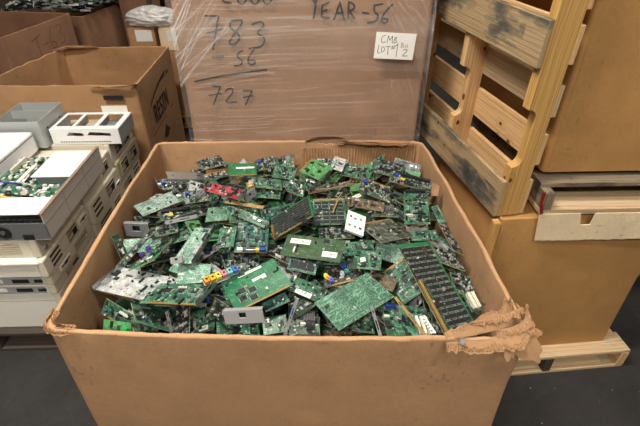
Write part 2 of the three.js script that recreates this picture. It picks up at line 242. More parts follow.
// tall wrapped box behind
const pen = (g, pts, w) => { g.lineWidth = w; g.lineCap = g.lineJoin = 'round'; g.beginPath(); pts.forEach((p, i) => { if (!i) return g.moveTo(...p); const q = pts[i - 1]; i < pts.length - 1 && pts.length > 3 ? g.quadraticCurveTo(p[0], p[1], (p[0] + pts[i + 1][0]) / 2, (p[1] + pts[i + 1][1]) / 2) : g.lineTo(...p); }); g.stroke(); };
function decal(name, w, h, tex, parent, mat = {}) { return mesh(name, new THREE.PlaneGeometry(w, h), new THREE.MeshStandardMaterial({ map: tex, transparent: true, roughness: .8, ...mat }), parent); }
{
  const c = [[-.545, -1.98], [.52, -1.98], [.515, -3.0], [-.545, -3.0]];
  const t = carton('wrapped_box', 'tall brown cardboard box in clear stretch wrap with black marker sums', { c, y0: 0, y1: 1.78, t: .012, seed: 9, bulge: (k, u, v) => .01 * Math.sin(u * Math.PI) * Math.sin(v * Math.PI) }, M.cardTall, true);
  // marker writing: canvas of the face from x -.545 to .52 and y 1.0 to 1.78, 1000 pixels to the metre
  const X = (x) => (x + .545) * 1600, Y = (y) => (1.78 - y) * 1600, tex = canvasTex(1704, 1248, (g) => {
    g.strokeStyle = '#0f0a08';
    // strokes in tenths: laid out on a grid of 1 mm squares from the face's upper left
    const a = (x, y) => { const f = (y - 55) / 270; return [-.584 - .054 * f + x * (.001 + .00008 * f), 1.583 - y * .001088]; };
    const S = (pts, w = 12) => pen(g, pts.map(([x, y]) => { const [p, q] = a(x, y); return [X(p), Y(q)]; }), w);
    S([[175, 58], [230, 60]]); S([[230, 60], [208, 180]]); S([[185, 120], [248, 105]], 10);
    S([[325, 75], [285, 72], [270, 98], [322, 130], [300, 163], [268, 160], [290, 128], [328, 85], [322, 74]]);
    S([[365, 90], [402, 76], [418, 95], [378, 122], [420, 135], [410, 172], [355, 178]]);
    S([[205, 210], [250, 207]]); S([[328, 186], [308, 192], [304, 212], [328, 222], [322, 242], [293, 244]], 10); S([[375, 180], [348, 210], [350, 240], [376, 240], [380, 222], [352, 222]], 10);
    S([[133, 305], [250, 282], [425, 260]], 11);
    S([[205, 325], [236, 328]], 10); S([[236, 328], [208, 402]], 10); S([[188, 364], [238, 356]], 8);
    S([[255, 347], [276, 328], [292, 346], [262, 385], [256, 394], [302, 392]], 10);
    S([[330, 345], [366, 345]], 10); S([[366, 345], [338, 406]], 10); S([[330, 373], [368, 367]], 8);
    S([[235, -40], [262, -55], [270, -30], [238, 8], [280, 16]]); for (const o of [325, 378, 428]) S([[o, -45], [o - 24, -20], [o - 14, 20], [o + 14, 18], [o + 20, -20], [o + 2, -46], [o - 4, -44]]);
    const b = (x, y) => [-.018 + x * .000885, 1.583 - y * .00093];
    const T = (pts, w = 12) => pen(g, pts.map(([x, y]) => { const [p, q] = b(x, y); return [X(p), Y(q)]; }), w);
    T([[74, -20], [55, 82]]); T([[40, -25], [62, 22]]); T([[124, 18], [95, 30]]); T([[95, 30], [92, 76], [126, 80]]); T([[94, 52], [116, 48]]);
    T([[150, 86], [176, 18], [196, 86]]); T([[158, 62], [190, 58]]); T([[215, 82], [216, 16]]); T([[216, 16], [246, 26], [238, 48], [216, 52]]); T([[218, 50], [244, 82]]);
    T([[282, 60], [308, 63]]); T([[372, 25], [334, 30]]); T([[334, 30], [330, 58], [358, 68], [346, 98], [308, 101]]); T([[416, 28], [380, 58], [368, 98], [392, 106], [404, 84], [372, 86]]);
  });
  decal('marker_writing', 1.065, .78, tex, t).position.set(-.0125, 1.39, -1.9645);
  const lab = canvasTex(512, 352, (g) => {
    g.fillStyle = '#f2f1ee'; g.fillRect(0, 0, 512, 352); g.strokeStyle = '#25211f'; const S = (p, w = 7) => pen(g, p.map(([x, y]) => [(x - 332) * 2.69, (y - 137) * 2.9]), w);
    S([[378, 150], [362, 152], [358, 176], [366, 186], [380, 180]]); S([[388, 184], [390, 152]]); S([[390, 152], [400, 172], [410, 152]]); S([[410, 152], [412, 184]]); S([[420, 184], [420, 154], [434, 160], [422, 168], [438, 178], [420, 184]]);
    S([[350, 196], [348, 232]]); S([[348, 232], [362, 232]]); S([[366, 204], [364, 232], [380, 222], [378, 204], [366, 204]]); S([[384, 202], [408, 200]]); S([[396, 202], [398, 238]]);
    S([[412, 202], [430, 200]], 5); S([[413, 208], [429, 206]], 5); S([[417, 195], [415, 214]], 5); S([[425, 194], [423, 213]], 5); S([[440, 186], [440, 246]]); S([[430, 198], [440, 186]]);
    S([[458, 180], [458, 204]], 5); S([[458, 181], [470, 186], [460, 192], [472, 198], [458, 204]], 5); S([[476, 192], [474, 200], [482, 202], [484, 194], [476, 192]], 4); S([[484, 186], [490, 202]], 4);
    S([[470, 214], [486, 206], [490, 216], [472, 238], [470, 242], [494, 240]], 8);
  });
  const pl = mesh('paper_label', new THREE.BoxGeometry(.168, .107, .0006), [M.paper, M.paper, M.paper, M.paper, new THREE.MeshStandardMaterial({ map: lab, roughness: .7 }), M.paper], t); pl.position.set(.371, 1.4, -1.9425); pl.rotation.z = -.055;
  // stretch film: clear, pulled into fine nearly level creases, milky where layers overlap
  const film = canvasTex(1024, 1024, (g, W, H) => {
    g.fillStyle = '#0a0a0a'; g.fillRect(0, 0, W, H); const r = rng(77);
    for (let i = 0; i < 9; i++) { const y = r() * H; g.fillStyle = `rgba(255,255,255,${.01 + r() * .03})`; g.save(); g.translate(0, y); g.rotate((r() - .5) * .04); g.fillRect(-50, 0, W + 100, 40 + r() * 120); g.restore(); }
    for (let i = 0; i < 520; i++) { const leftish = r() < .55, x = leftish ? r() * r() * W * .7 : r() * W, y = r() * H, l = 40 + r() * 330, a = leftish ? .02 + r() * .11 : .015 + r() * .04; g.strokeStyle = `rgba(255,255,255,${a})`; g.lineWidth = 1 + r() * 3; g.beginPath(); g.moveTo(x, y); g.quadraticCurveTo(x + l / 2, y + (r() - .5) * 8, x + l, y + (r() - .5) * 12 - l * .02); g.stroke(); }
    for (let i = 0; i < 46; i++) { const y = 90 + r() * 210; g.strokeStyle = `rgba(255,255,255,${.04 + r() * .2})`; g.lineWidth = 1 + r() * 3; g.beginPath(); g.moveTo(-10, y + r() * 40); g.lineTo(60 + r() * 170, y - 40 - r() * 150); g.stroke(); }
    for (let i = 0; i < 34; i++) { const x = 760 + r() * 200; g.strokeStyle = `rgba(255,255,255,${.02 + r() * .08})`; g.lineWidth = 1 + r() * 2; g.beginPath(); g.moveTo(x, r() * 120); g.lineTo(x + 120 + r() * 180, 180 + r() * 190); g.stroke(); }
  }, false);
  const fm = new THREE.MeshPhysicalMaterial({ color: 0xffffff, roughness: .3, transparent: true, alphaMap: film, bumpMap: film, bumpScale: .0015, side: THREE.DoubleSide });
  const fp = new THREE.PlaneGeometry(1.08, 1.72, 80, 160), p = fp.attributes.position;
  for (let i = 0; i < p.count; i++) { const x = p.getX(i), y = p.getY(i); p.setZ(i, .004 * fbm(x * 3, y * 30, 3) + .003 * fbm(x * 5, y * 70, 8) + .002); }
  fp.computeVertexNormals();
  mesh('stretch_wrap', fp, fm, t).position.set(-.0125, .88, -1.953);
  for (const s of [-1, 1]) { const q = mesh('stretch_wrap', new THREE.PlaneGeometry(1.05, 1.72), fm, t); q.position.set(s < 0 ? -.556 : .531, .88, -2.48); q.rotation.y = s * Math.PI / 2; }
}

// right: pallet stood on its edge
const seven = 7.1 * Math.PI / 180, cS = Math.cos(seven), sS = Math.sin(seven);
orient(pallet('wooden_pallet', 'notched pine pallet standing on edge beside the wrapped box, underside with two weathered planks showing', { L: 1.2, W: .98, seed: 2,
  bottoms: [[0, .155], [.565, .71], [1.05, 1.2]], tops: [[0, .15], [.212, .332], [.395, .507], [.572, .692], [.734, .86], [.92, 1.04], [1.09, 1.2]],
  mats: { stringer: [M.pineYellow, M.pineFresh, M.pineFresh], bottom: [M.pineStained, M.pineStained, M.pineGrey], top: [M.pineFresh, M.pineFresh, M.pinePale, M.pineFresh] } }), [.0173, .9998, .0098], [.985, -.0154, -.1718], [-.1716, .0126, -.9851], [.704, .905, -1.393]);
tag(mesh('wooden_plank', metreUV(rbox(.026, .9, .035, .712, .45, -1.37), 5), M.pineYellow), 'yellowish plank standing upright under the near corner of the pallet on edge', 'plank');

// right: lower carton on its pallet, cream lid, second pallet, upper carton
const yaw = (c, a, o) => c.map(([x, z]) => [o[0] + (x - o[0]) * Math.cos(a) + (z - o[1]) * Math.sin(a), o[1] - (x - o[0]) * Math.sin(a) + (z - o[1]) * Math.cos(a)]);
orient(pallet('wooden_pallet', 'pale pine pallet lying on the dark floor under the lower brown box', { L: .9, W: .80, seed: 5, nS: 3, notch: [[.25, .6]], hS: .085, bottoms: [[0, .1], [.4, .5], [.8, .9]], tops: even(6, .9, .115),
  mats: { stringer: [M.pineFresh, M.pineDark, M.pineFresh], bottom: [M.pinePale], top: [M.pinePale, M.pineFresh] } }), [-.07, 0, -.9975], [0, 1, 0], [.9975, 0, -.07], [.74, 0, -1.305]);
carton('cardboard_box', 'lower brown cardboard box standing on the floor pallet under the cream lid', { c: yaw([[.735, -1.40], [1.445, -1.40], [1.445, -2.15], [.735, -2.15]], .06, [1.1, -1.4]), y0: .126, y1: .90, t: .012, seed: 21, bulge: (k, u, v) => .012 * Math.sin(u * Math.PI) * Math.sin(v * Math.PI) }, M.cardRight, true);
{
  const t = base('box_lid', 'cream cardboard lid with turned-down flange and hand hole under the upper pallet', 'lid'), s = new THREE.Shape();
  s.moveTo(.872, .926); s.lineTo(.888, .80); for (let x = .9; x < 1.5; x += .02) s.lineTo(x, .799 + .003 * noise(x * 60, 3)); s.lineTo(1.5, .926); s.lineTo(1.088, .926); s.lineTo(1.085, .872); s.lineTo(1.046, .872); s.lineTo(1.03, .926); s.closePath();
  mesh('flange', metreUV(new THREE.ExtrudeGeometry(s, { depth: .006, bevelEnabled: false }).translate(0, 0, -1.378)), M.cream, t);
  mesh('lid_panel', metreUV(box(.62, .006, .8, 1.185, .923, -1.78)), M.cream, t);
}
orient(pallet('wooden_pallet', 'dirty grey pallet between the cream lid and the upper brown box', { L: 1.0, W: 1.05, seed: 9, nS: 3, hS: .068, notch: [], bottoms: [[0, .13], [.43, .55], [.87, 1.0]], tops: [[.045, .165], [.19, .32], [.34, .48], [.51, .65], [.68, .82], [.86, 1.0]],
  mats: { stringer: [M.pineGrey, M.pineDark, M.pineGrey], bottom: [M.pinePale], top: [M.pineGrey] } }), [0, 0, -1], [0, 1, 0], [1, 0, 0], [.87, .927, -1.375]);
carton('cardboard_box', 'upper brown cardboard box on the grey pallet beside the pallet on edge', { c: [[.885, -1.468], [1.93, -1.468], [1.93, -2.42], [.885, -2.42]], y0: 1.055, y1: 1.9, t: .012, seed: 41, bulge: (k, u, v) => .014 * Math.sin(u * Math.PI) * Math.sin(v * Math.PI) }, M.cardRight, true);
tag(mesh('plastic_strap', merge([box(.012, .05, .003, .862, 1.0, -1.372), at(box(.012, .05, .003), .868, .955, -1.368, 0, 0, .3)]), M.redDark), 'short red plastic strap end by the corner of the grey pallet', 'strap');

// ---------------------------------------------------------------- circuit board materials: one tile of print is .16 m wide
function pcbTex(baseHex, traceCss, seed, { pads = 160, traces = 120, silk = 30, dots = 0, padCss = 'rgba(205,212,205,', fill = .0 } = {}) {
  return canvasTex(512, 512, (g, W) => {
    const r = rng(seed); const B = hexRGB(baseHex).map((v) => Math.round(v * .88)); g.fillStyle = `rgb(${B})`; g.fillRect(0, 0, W, W);
    for (let i = 0; i < 14; i++) { g.fillStyle = r() < .5 ? 'rgba(255,255,255,.05)' : 'rgba(0,20,10,.14)'; g.fillRect(r() * W, r() * W, 40 + r() * 140, 30 + r() * 120); }
    g.strokeStyle = traceCss;
    for (let i = 0; i < traces; i++) { let x = r() * W, y = r() * W; g.lineWidth = 1 + r() * 2; const n = 1 + Math.floor(r() * 5), gap = 4; let dirs = [[1, 0], [0, 1], [.7, .7], [-1, 0]]; const path = []; for (let k = 0; k < 3; k++) { const d = dirs[Math.floor(r() * 4)], l = 12 + r() * 70; path.push([d[0] * l, d[1] * l]); } for (let q = 0; q < n; q++) { g.beginPath(); let a = x, b = y + q * gap; g.moveTo(a, b); for (const [p, s] of path) { a += p; b += s; g.lineTo(a, b); } g.stroke(); } }
    for (let i = 0; i < pads; i++) { const x = r() * W, y = r() * W, n = 1 + Math.floor(r() * 8), s = 2 + r() * 3, v = r() < .5; g.fillStyle = padCss + (.35 + r() * .55) + ')'; for (let k = 0; k < n; k++) g.fillRect(x + (v ? 0 : k * (s + 3)), y + (v ? k * (s + 3) : 0), s, s * (v ? .8 : 1.3)); }
    for (let i = 0; i < dots; i++) { const x = Math.round(r() * 64) * 8, y = Math.round(r() * 64) * 8; g.fillStyle = padCss + (.5 + r() * .5) + ')'; g.beginPath(); g.arc(x, y, 1.6 + r() * 1.4, 0, 7); g.fill(); }
    for (let i = 0; i < silk; i++) { g.strokeStyle = 'rgba(225,232,225,.55)'; g.lineWidth = 1.2; const x = r() * W, y = r() * W; g.strokeRect(x, y, 8 + r() * 40, 6 + r() * 26); }
    for (let i = 0; i < fill * 100; i++) { g.fillStyle = ['rgba(20,22,22,.8)', 'rgba(190,190,180,.7)', 'rgba(60,70,64,.8)'][Math.floor(r() * 3)]; g.fillRect(r() * W, r() * W, 6 + r() * 26, 5 + r() * 18); }
  });
}
const pcbMat = (t, o = {}) => { t.repeat.set(1 / .16, 1 / .16); return new THREE.MeshPhysicalMaterial({ map: t, roughness: .42, clearcoat: .35, clearcoatRoughness: .25, ...o }); };
const PCB = {
  green: pcbMat(pcbTex(0x2d6049, 'rgba(96,160,122,.6)', 1, { pads: 240 })),
  teal: pcbMat(pcbTex(0x2c6054, 'rgba(110,176,150,.55)', 2, { pads: 260, dots: 200 })),
  dark: pcbMat(pcbTex(0x1f342a, 'rgba(70,110,86,.6)', 3, { pads: 170, fill: .5 })),
  dense: pcbMat(pcbTex(0x2b453a, 'rgba(120,150,132,.6)', 4, { pads: 420, fill: 1.2 })),
  solder: pcbMat(pcbTex(0x2a5c44, 'rgba(110,170,136,.6)', 5, { pads: 420, dots: 700, traces: 120, silk: 60, padCss: 'rgba(170,196,178,' })),
  bright: pcbMat(pcbTex(0x1f7048, 'rgba(56,150,96,.5)', 6, { pads: 60, silk: 10, traces: 80 })),
  lime: pcbMat(pcbTex(0x4b9456, 'rgba(120,200,130,.5)', 7, { pads: 90, silk: 14, traces: 70 })),
  gloss: pcbMat(pcbTex(0x6f9f8a, 'rgba(190,222,206,.7)', 8, { pads: 500, dots: 1400, traces: 150 }), { roughness: .22, clearcoat: 1, clearcoatRoughness: .12 }),
  greygreen: pcbMat(pcbTex(0x587a6c, 'rgba(140,172,158,.6)', 17, { pads: 420, dots: 500, traces: 150, fill: .15 }), { roughness: .3, clearcoat: .7 }),
  silver: pcbMat(pcbTex(0xc3c8c7, 'rgba(225,230,230,.7)', 9, { pads: 300, dots: 500, fill: .12, padCss: 'rgba(120,130,126,' }), { roughness: .25, clearcoat: 1, clearcoatRoughness: .15 }),
  olive: pcbMat(pcbTex(0x3f5c40, 'rgba(96,122,90,.5)', 10, { pads: 60, silk: 10 })),
  traces: pcbMat(pcbTex(0x2f3a30, 'rgba(150,160,140,.6)', 11, { pads: 60, traces: 190 })),
  brown: pcbMat(pcbTex(0x5a4a35, 'rgba(150,130,96,.5)', 12, { pads: 150 })),
  tan: pcbMat(pcbTex(0xa9895a, 'rgba(190,160,110,.5)', 13, { pads: 60 })),
  red: pcbMat(pcbTex(0xa31f2c, 'rgba(214,90,96,.6)', 14, { pads: 260, fill: .2 })),
  black: pcbMat(pcbTex(0x1d2220, 'rgba(80,90,84,.6)', 15, { pads: 330, fill: .8 })),
};

// ---------------------------------------------------------------- left: open boxes
function printed(name, parent, w, h, pos, ry, draw, px = 900) { const t = canvasTex(Math.round(w * px), Math.round(h * px), draw); const d = decal(name, w, h, t, parent); d.position.set(...pos); d.rotation.y = ry; return d; }
{
  const c = [[-2.2, -2.96], [-1.125, -2.935], [-1.15, -3.93], [-2.02, -3.90]];
  const t = carton('cardboard_bin', 'empty open cardboard box with a black printed logo behind the stacked computers', { c, y0: 0, y1: .905, t: .014, seed: 51, rough: .003, top: (k, u) => k === 3 ? .008 * fbm(u * 14, 5) : k === 0 ? .004 * noise(u * 12, 3) : 0, bulge: (k, u, v) => .02 * Math.sin(u * Math.PI) * Math.sin(v * Math.PI) }, M.cardLeft);
  mesh('crushed_corner', tornBoard([[-2.06, .90, -3.80], [-1.99, .915, -3.86], [-1.86, .915, -3.89], [-1.72, .905, -3.895]], [[1, .1, .2], [.6, .1, .8], [.1, .1, 1], [0, .1, 1]], [.02, .05, .06, .02], { seed: 53, thick: .007, ragged: .01 }), M.cardLeft, t);
  mesh('crushed_corner', tornBoard([[-1.42, .90, -2.925], [-1.28, .906, -2.92], [-1.15, .91, -2.92], [-1.125, .91, -2.98]], [[0, .1, 1], [0, .1, 1], [.5, .2, .8], [1, .1, .2]], [.008, .03, .035, .01], { seed: 57, thick: .007, ragged: .007 }), M.cardLeft, t);
  mesh('hand_hole', merge([rbox(.13, .03, .004, -1.28, .835, -2.914, .002)]), M.slot, t);
  printed('printed_logo', t, .86, .62, [-1.116, .60, -3.375], Math.PI / 2 + .025, (g, W, H) => {
    const k = W / .86; g.translate(0, -.07 * k); g.strokeStyle = g.fillStyle = '#2b2019'; g.lineCap = 'round';
    g.save(); g.translate(0, .125 * k); g.scale(1, .62); g.beginPath(); g.moveTo(.10 * k, .27 * k); g.quadraticCurveTo(.30 * k, .10 * k, .66 * k, .075 * k); g.quadraticCurveTo(.60 * k, .10 * k, .60 * k, .13 * k); g.quadraticCurveTo(.5 * k, .11 * k, .42 * k, .145 * k); g.quadraticCurveTo(.28 * k, .17 * k, .10 * k, .27 * k); g.fill();
    g.beginPath(); g.ellipse(.70 * k, .12 * k, .035 * k, .018 * k, -.2, 0, 7); g.fill(); g.restore();
    g.font = `bold ${Math.round(.19 * k)}px sans-serif`; g.textBaseline = 'alphabetic'; g.lineWidth = .005 * k; g.save(); g.translate(.04 * k, .43 * k); g.scale(.78, 1); g.globalAlpha = .5; g.strokeText('E', 0, 0); g.globalAlpha = 1; g.fillText('RESIN', .17 * k, 0); g.restore();
    g.lineWidth = .006 * k; g.globalAlpha = .7; g.beginPath(); g.moveTo(.06 * k, .47 * k); g.lineTo(.70 * k, .465 * k); g.stroke(); g.globalAlpha = 1;
    g.beginPath(); g.moveTo(.30 * k, .60 * k); g.lineTo(.40 * k, .52 * k); g.lineTo(.50 * k, .60 * k); g.lineTo(.44 * k, .60 * k); g.lineTo(.44 * k, .62 * k); g.lineTo(.36 * k, .62 * k); g.lineTo(.36 * k, .60 * k); g.fill();
  });
}
{
  const c = [[-3.5, -4.0], [-2.45, -3.84], [-2.315, -4.82], [-3.36, -4.98]];
  const t = carton('cardboard_bin', 'open cardboard box with a faint handwritten mark on its side in the far row', { c, y0: 0, y1: 1.0, t: .014, seed: 61, bulge: (k, u, v) => .02 * Math.sin(u * Math.PI) * Math.sin(v * Math.PI) }, M.cardFar);
  printed('marker_writing', t, .58, .26, [-2.343, .85, -4.38], Math.PI / 2 - .137, (g, W, H) => {
    g.strokeStyle = 'rgba(60,32,20,.5)'; const S = (p) => pen(g, p.map(([x, y]) => [x * W, y * H]), 9);
    S([[.05, .3], [.27, .2]]); S([[.16, .26], [.17, .8]]); S([[.30, .55], [.40, .52]]); S([[.56, .1], [.47, .4], [.48, .75], [.56, .8], [.60, .6], [.5, .55]]); S([[.70, .12], [.80, .08], [.84, .24], [.74, .38], [.86, .48], [.82, .72], [.70, .74]]);
  });
  carton('cardboard_bin', 'cardboard box heaped with dark boards behind the hand-marked box', { c: [[-3.3, -5.16], [-2.29, -5.0], [-2.12, -6.0], [-3.13, -6.16]], y0: 0, y1: .93, t: .014, seed: 71, bulge: (k, u, v) => .02 * Math.sin(u * Math.PI) * Math.sin(v * Math.PI) }, M.cardFar);
  carton('cardboard_bin', 'tall reddish-brown cardboard box at the far end of the row', { c: [[-2.08, -5.5], [-1.70, -5.44], [-1.56, -6.3], [-1.93, -6.36]], y0: 0, y1: 1.25, t: .014, seed: 73 }, M.cardFar, true);
  carton('cardboard_bin', 'open cardboard box cut off by the picture edge, left of the hand-marked box', { c: [[-3.55, -3.05], [-2.62, -2.9], [-2.52, -3.7], [-3.45, -3.82]], y0: 0, y1: .96, t: .014, seed: 79 }, M.cardFar);
}
// wrapped goods far behind
{
  orient(pallet('wooden_pallet', 'far pine pallet on the floor between the logo box and the wrapped box', { L: .5, W: 1.0, seed: 15, tops: even(4, .5, .11), bottoms: even(2, .5, .1), notch: [], mats: { stringer: [M.pinePale], bottom: [M.pinePale], top: [M.pinePale] } }), [0, 0, -1], [0, 1, 0], [1, 0, 0], [-1.72, 0, -4.3]);
  carton('cardboard_box', 'brown cardboard box standing on the far pallet', { c: [[-1.70, -4.33], [-.80, -4.33], [-.80, -4.72], [-1.70, -4.72]], y0: .13, y1: .755, t: .01, seed: 83 }, M.cardLeft, true);
  const spots = [[-1.50, .857, .24, .2, 'small brown carton under clear plastic on the far box, white label side', M.cardLeft], [-1.21, .857, .27, .2, 'small pale carton under clear plastic on the far box', M.cream]];
  for (const [x, y, w, h, label, m] of spots) { const t = base('small_carton', label, 'box', [x, y, -4.46]); mesh('carton_wall', metreUV(rbox(w, h, .24, 0, 0, 0, .006), 4), m, t); mesh('paper_label', box(w * .62, h * .5, .002, w * .08, h * .18, .122), M.paper, t); }
  const g = new THREE.SphereGeometry(1, 60, 40), p = g.attributes.position, v = new THREE.Vector3();
  for (let i = 0; i < p.count; i++) { v.fromBufferAttribute(p, i); const k = 1 + .22 * fbm(v.x * 4, v.y * 4, v.z * 4) + .12 * Math.abs(noise(v.x * 9, v.y * 9, v.z * 9)); p.setXYZ(i, v.x * k * .23, Math.max(-.05, v.y * k * .09), v.z * k * .16); }
  g.computeVertexNormals(); tag(mesh('plastic_bag', g.translate(-1.40, 1.03, -4.44), new THREE.MeshPhysicalMaterial({ color: 0xe8e8e6, roughness: .25, transmission: .45, thickness: 0 })), 'crumpled clear plastic bag lying over the small far cartons', 'bag');
  const rk = base('storage_rack', 'dark rack with a wooden shelf board behind the plastic-wrapped cartons', 'rack', [-1.27, 0, -5.12]);
  mesh('shelf_board', metreUV(rbox(.62, .03, .5, 0, 1.17, 0), 6), M.pinePale, rk); for (const x of [-.28, .28]) for (const z of [-.22, .22]) mesh('post', box(.04, 1.155, .04, x, .5775, z), M.pineDark, rk); mesh('red_beam', box(.04, .12, .03, .12, 1.09, .24), M.redDark, rk);
  orient(pallet('wooden_pallet', 'dim wooden pallet on the floor beyond the lower brown box', { L: .9, W: .9, seed: 18, tops: even(5, .9, .1), bottoms: even(3, .9, .1), mats: { stringer: [M.pineGrey], bottom: [M.pineGrey], top: [M.pineGrey] } }), [0, 0, -1], [0, 1, 0], [1, 0, 0], [1.75, 0, -2.0]);
}

// ---------------------------------------------------------------- left: stacked computers
orient(pallet('wooden_pallet', 'dark dirty pallet under the stacked computers', { L: 1.36, W: 1.0, seed: 12, notch: [[.3, .5], [.86, 1.06]], tops: even(8, 1.36, .11), bottoms: even(3, 1.36, .12), mats: { stringer: [M.pineDark], bottom: [M.pineDark], top: [M.pineDark] } }), [0, 0, -1], [0, 1, 0], [1, 0, 0], [-2.1, 0, -1.545]);
// a desktop case: its bezel looks towards +x, its side (louvred or plain) towards +z
function desktop(label, { x = -1.2, z0, z1, y0, y1, w = .45, mat = M.beige, bezel = M.beige, features, side = 'plain', seed = 1 }) {
  const t = base('desktop_computer', label, 'computer', [x - w / 2, y0, (z0 + z1) / 2]), h = y1 - y0 - .002, d = Math.abs(z1 - z0), hx = w / 2;
  mesh('case_shell', rbox(w - .035, h, d - .01, -.0175, h / 2, 0, .006), mat, t);
  mesh('front_bezel', rbox(.036, h, d, hx - .018, h / 2, 0, .009), bezel, t); mesh('bezel_seam', merge([box(.002, .003, d * .96, hx - .0002, h * .86, 0), box(.002, h * .7, .003, hx - .0002, h * .5, d * (.08 - .3 * hash3(Math.round(y0 * 100), 2, Math.round(d * 1e3 - z0 * 10))))]), M.beigeDark, t);
  for (const f of features) {
    const [k, u, v, a, b] = f, zc = (u - .5) * -d, yc = v * h;       // u runs from the near end to the far one
    const Z = d / 2 - u * d;
    if (k === 'bay') { const m = mesh('drive_cover', rbox(.012, b, a, hx + .001, yc, Z, .003), f[5] ?? M.beigeDark, t); mesh('eject_button', rbox(.006, .006, .014, hx + .008, yc - b * .28, Z - a * .34, .001), M.ivory, m); mesh('tray_line', box(.002, .002, a * .86, hx + .0075, yc + b * .1, Z), M.slot, m); }
    if (k === 'floppy') { const m = mesh('floppy_drive', rbox(.012, b, a, hx + .001, yc, Z, .003), M.ivory, t); mesh('disk_slot', merge([box(.003, .006, a * .8, hx + .0068, yc + b * .1, Z), box(.0032, b * .45, a * .25, hx + .0068, yc + b * .05, Z)]), M.slot, m); }
    if (k === 'hole') mesh('empty_bay', rbox(.006, b, a, hx - .001, yc, Z, .002), M.slot, t), mesh('bay_frame', merge([box(.006, .006, a + .012, hx + .002, yc + b / 2, Z), box(.006, .006, a + .012, hx + .002, yc - b / 2, Z), box(.006, b, .006, hx + .002, yc, Z - a / 2), box(.006, b, .006, hx + .002, yc, Z + a / 2), box(.004, b * .12, a * .9, hx + .0025, yc + b * .22, Z), box(.004, b * .34, a * .42, hx + .0025, yc - b * .14, Z + a * .2)]), M.beigeDark, t);
    if (k === 'vents') for (let i = 0; i < 3; i++) mesh('vent_slot', rbox(.004, b * .14, a, hx, yc + (i - 1) * b * .36, Z, .001), M.slot, t);
    if (k === 'button') mesh('power_button', at(new THREE.CylinderGeometry(.012, .012, .012, 16), hx + .003, yc, Z, 0, 0, Math.PI / 2), M.greyPlastic, t);
  }
  const zs = d / 2 - .005;
  if (side === 'louvres') for (let i = 0; i < 5; i++) mesh('louvre', rbox(w - .1, .006, .004, -.03, h * (.25 + i * .13), zs, .001), M.beigeDark, t);
  if (side === 'ports') { mesh('back_plate', rbox(w - .06, h * .72, .006, -.02, h * .5, zs, .002), M.greyCase, t); for (let i = 0; i < 3; i++) mesh('card_slot', rbox(.075, h * .36, .005, -.16 + i * .12, h * .5, zs + .003, .001), i === 1 ? M.paper : M.slot, t); mesh('power_socket', rbox(.035, h * .3, .006, .16, h * .5, zs + .003, .001), M.slot, t); }
  if (side === 'lip') mesh('cover_lip', rbox(w - .02, .012, .012, -.01, h - .012, zs + .003, .003), M.ivory, t);
  if (side === 'seam') mesh('cover_seam', box(w - .03, .003, .002, -.01, h * .8, zs), M.beigeDark, t);
  return t;
}
const A1 = [-1.58, -2.02], A2 = [-2.04, -2.47], A3 = [-2.49, -2.89];
desktop('big cream desktop computer at the bottom of the near stack', { z0: A1[0], z1: A1[1], y0: .13, y1: .365, mat: M.ivory, features: [['hole', .3, .7, .13, .05], ['vents', .7, .4, .12, .08]], side: 'seam' });
desktop('slim beige desktop computer with rear card slots resting on the big bottom one', { z0: A1[0] + .005, z1: A1[1], y0: .365, y1: .425, mat: M.ivory, features: [['hole', .4, .5, .13, .03]], side: 'ports' });
desktop('slim cream desktop computer showing its rear card slots, under the plain-sided cream one', { z0: A1[0] + .01, z1: A1[1], y0: .425, y1: .486, x: -1.195, mat: M.beige, features: [['floppy', .3, .5, .11, .03], ['bay', .7, .5, .15, .045]], side: 'ports' });
desktop('cream desktop computer with a plain side and cover lip, under the louvred one', { z0: A1[0] + .025, z1: A1[1], y0: .486, y1: .585, x: -1.19, mat: M.ivory, features: [['vents', .22, .5, .09, .07], ['hole', .6, .55, .1, .06], ['floppy', .86, .5, .09, .03]], side: 'lip' });
desktop('beige desktop computer with a louvred side just under the open chassis', { z0: A1[0], z1: A1[1], y0: .585, y1: .685, mat: M.beige, features: [['button', .1, .3], ['bay', .5, .55, .17, .05, M.ivory], ['floppy', .8, .4, .1, .03]], side: 'louvres' });
desktop('beige desktop computer low in the middle stack', { z0: A2[0], z1: A2[1], y0: .13, y1: .29, features: [['bay', .4, .6, .15, .045]] });
desktop('beige desktop computer with a dark empty bay in the middle stack', { z0: A2[0], z1: A2[1], y0: .29, y1: .43, x: -1.19, mat: M.beigeDark, features: [['hole', .35, .5, .17, .08], ['hole', .78, .5, .1, .07]] });
desktop('beige desktop computer with three vent slots in the middle stack', { z0: A2[0], z1: A2[1], y0: .43, y1: .56, x: -1.18, features: [['vents', .2, .5, .1, .09], ['hole', .66, .55, .12, .07], ['floppy', .88, .3, .08, .025]] });
desktop('cream desktop computer with ivory drive cover near the top of the middle stack', { z0: A2[0], z1: A2[1], y0: .56, y1: .683, x: -1.195, features: [['bay', .3, .6, .15, .045, M.ivory], ['hole', .72, .5, .1, .06]] });
desktop('dark-fronted desktop computer low in the far stack', { z0: A3[0], z1: A3[1], y0: .13, y1: .29, mat: M.greyCase, bezel: M.beigeDark, features: [['hole', .5, .5, .15, .08]] });
desktop('beige desktop computer second from the bottom of the far stack', { z0: A3[0], z1: A3[1], y0: .29, y1: .43, features: [['hole', .3, .5, .13, .07], ['vents', .75, .5, .1, .08]] });
desktop('grey-beige desktop computer with two dark bays in the far stack', { z0: A3[0], z1: A3[1], y0: .43, y1: .57, x: -1.185, mat: M.greyCase, bezel: M.beigeDark, features: [['hole', .28, .55, .12, .08], ['hole', .7, .55, .12, .08]] });
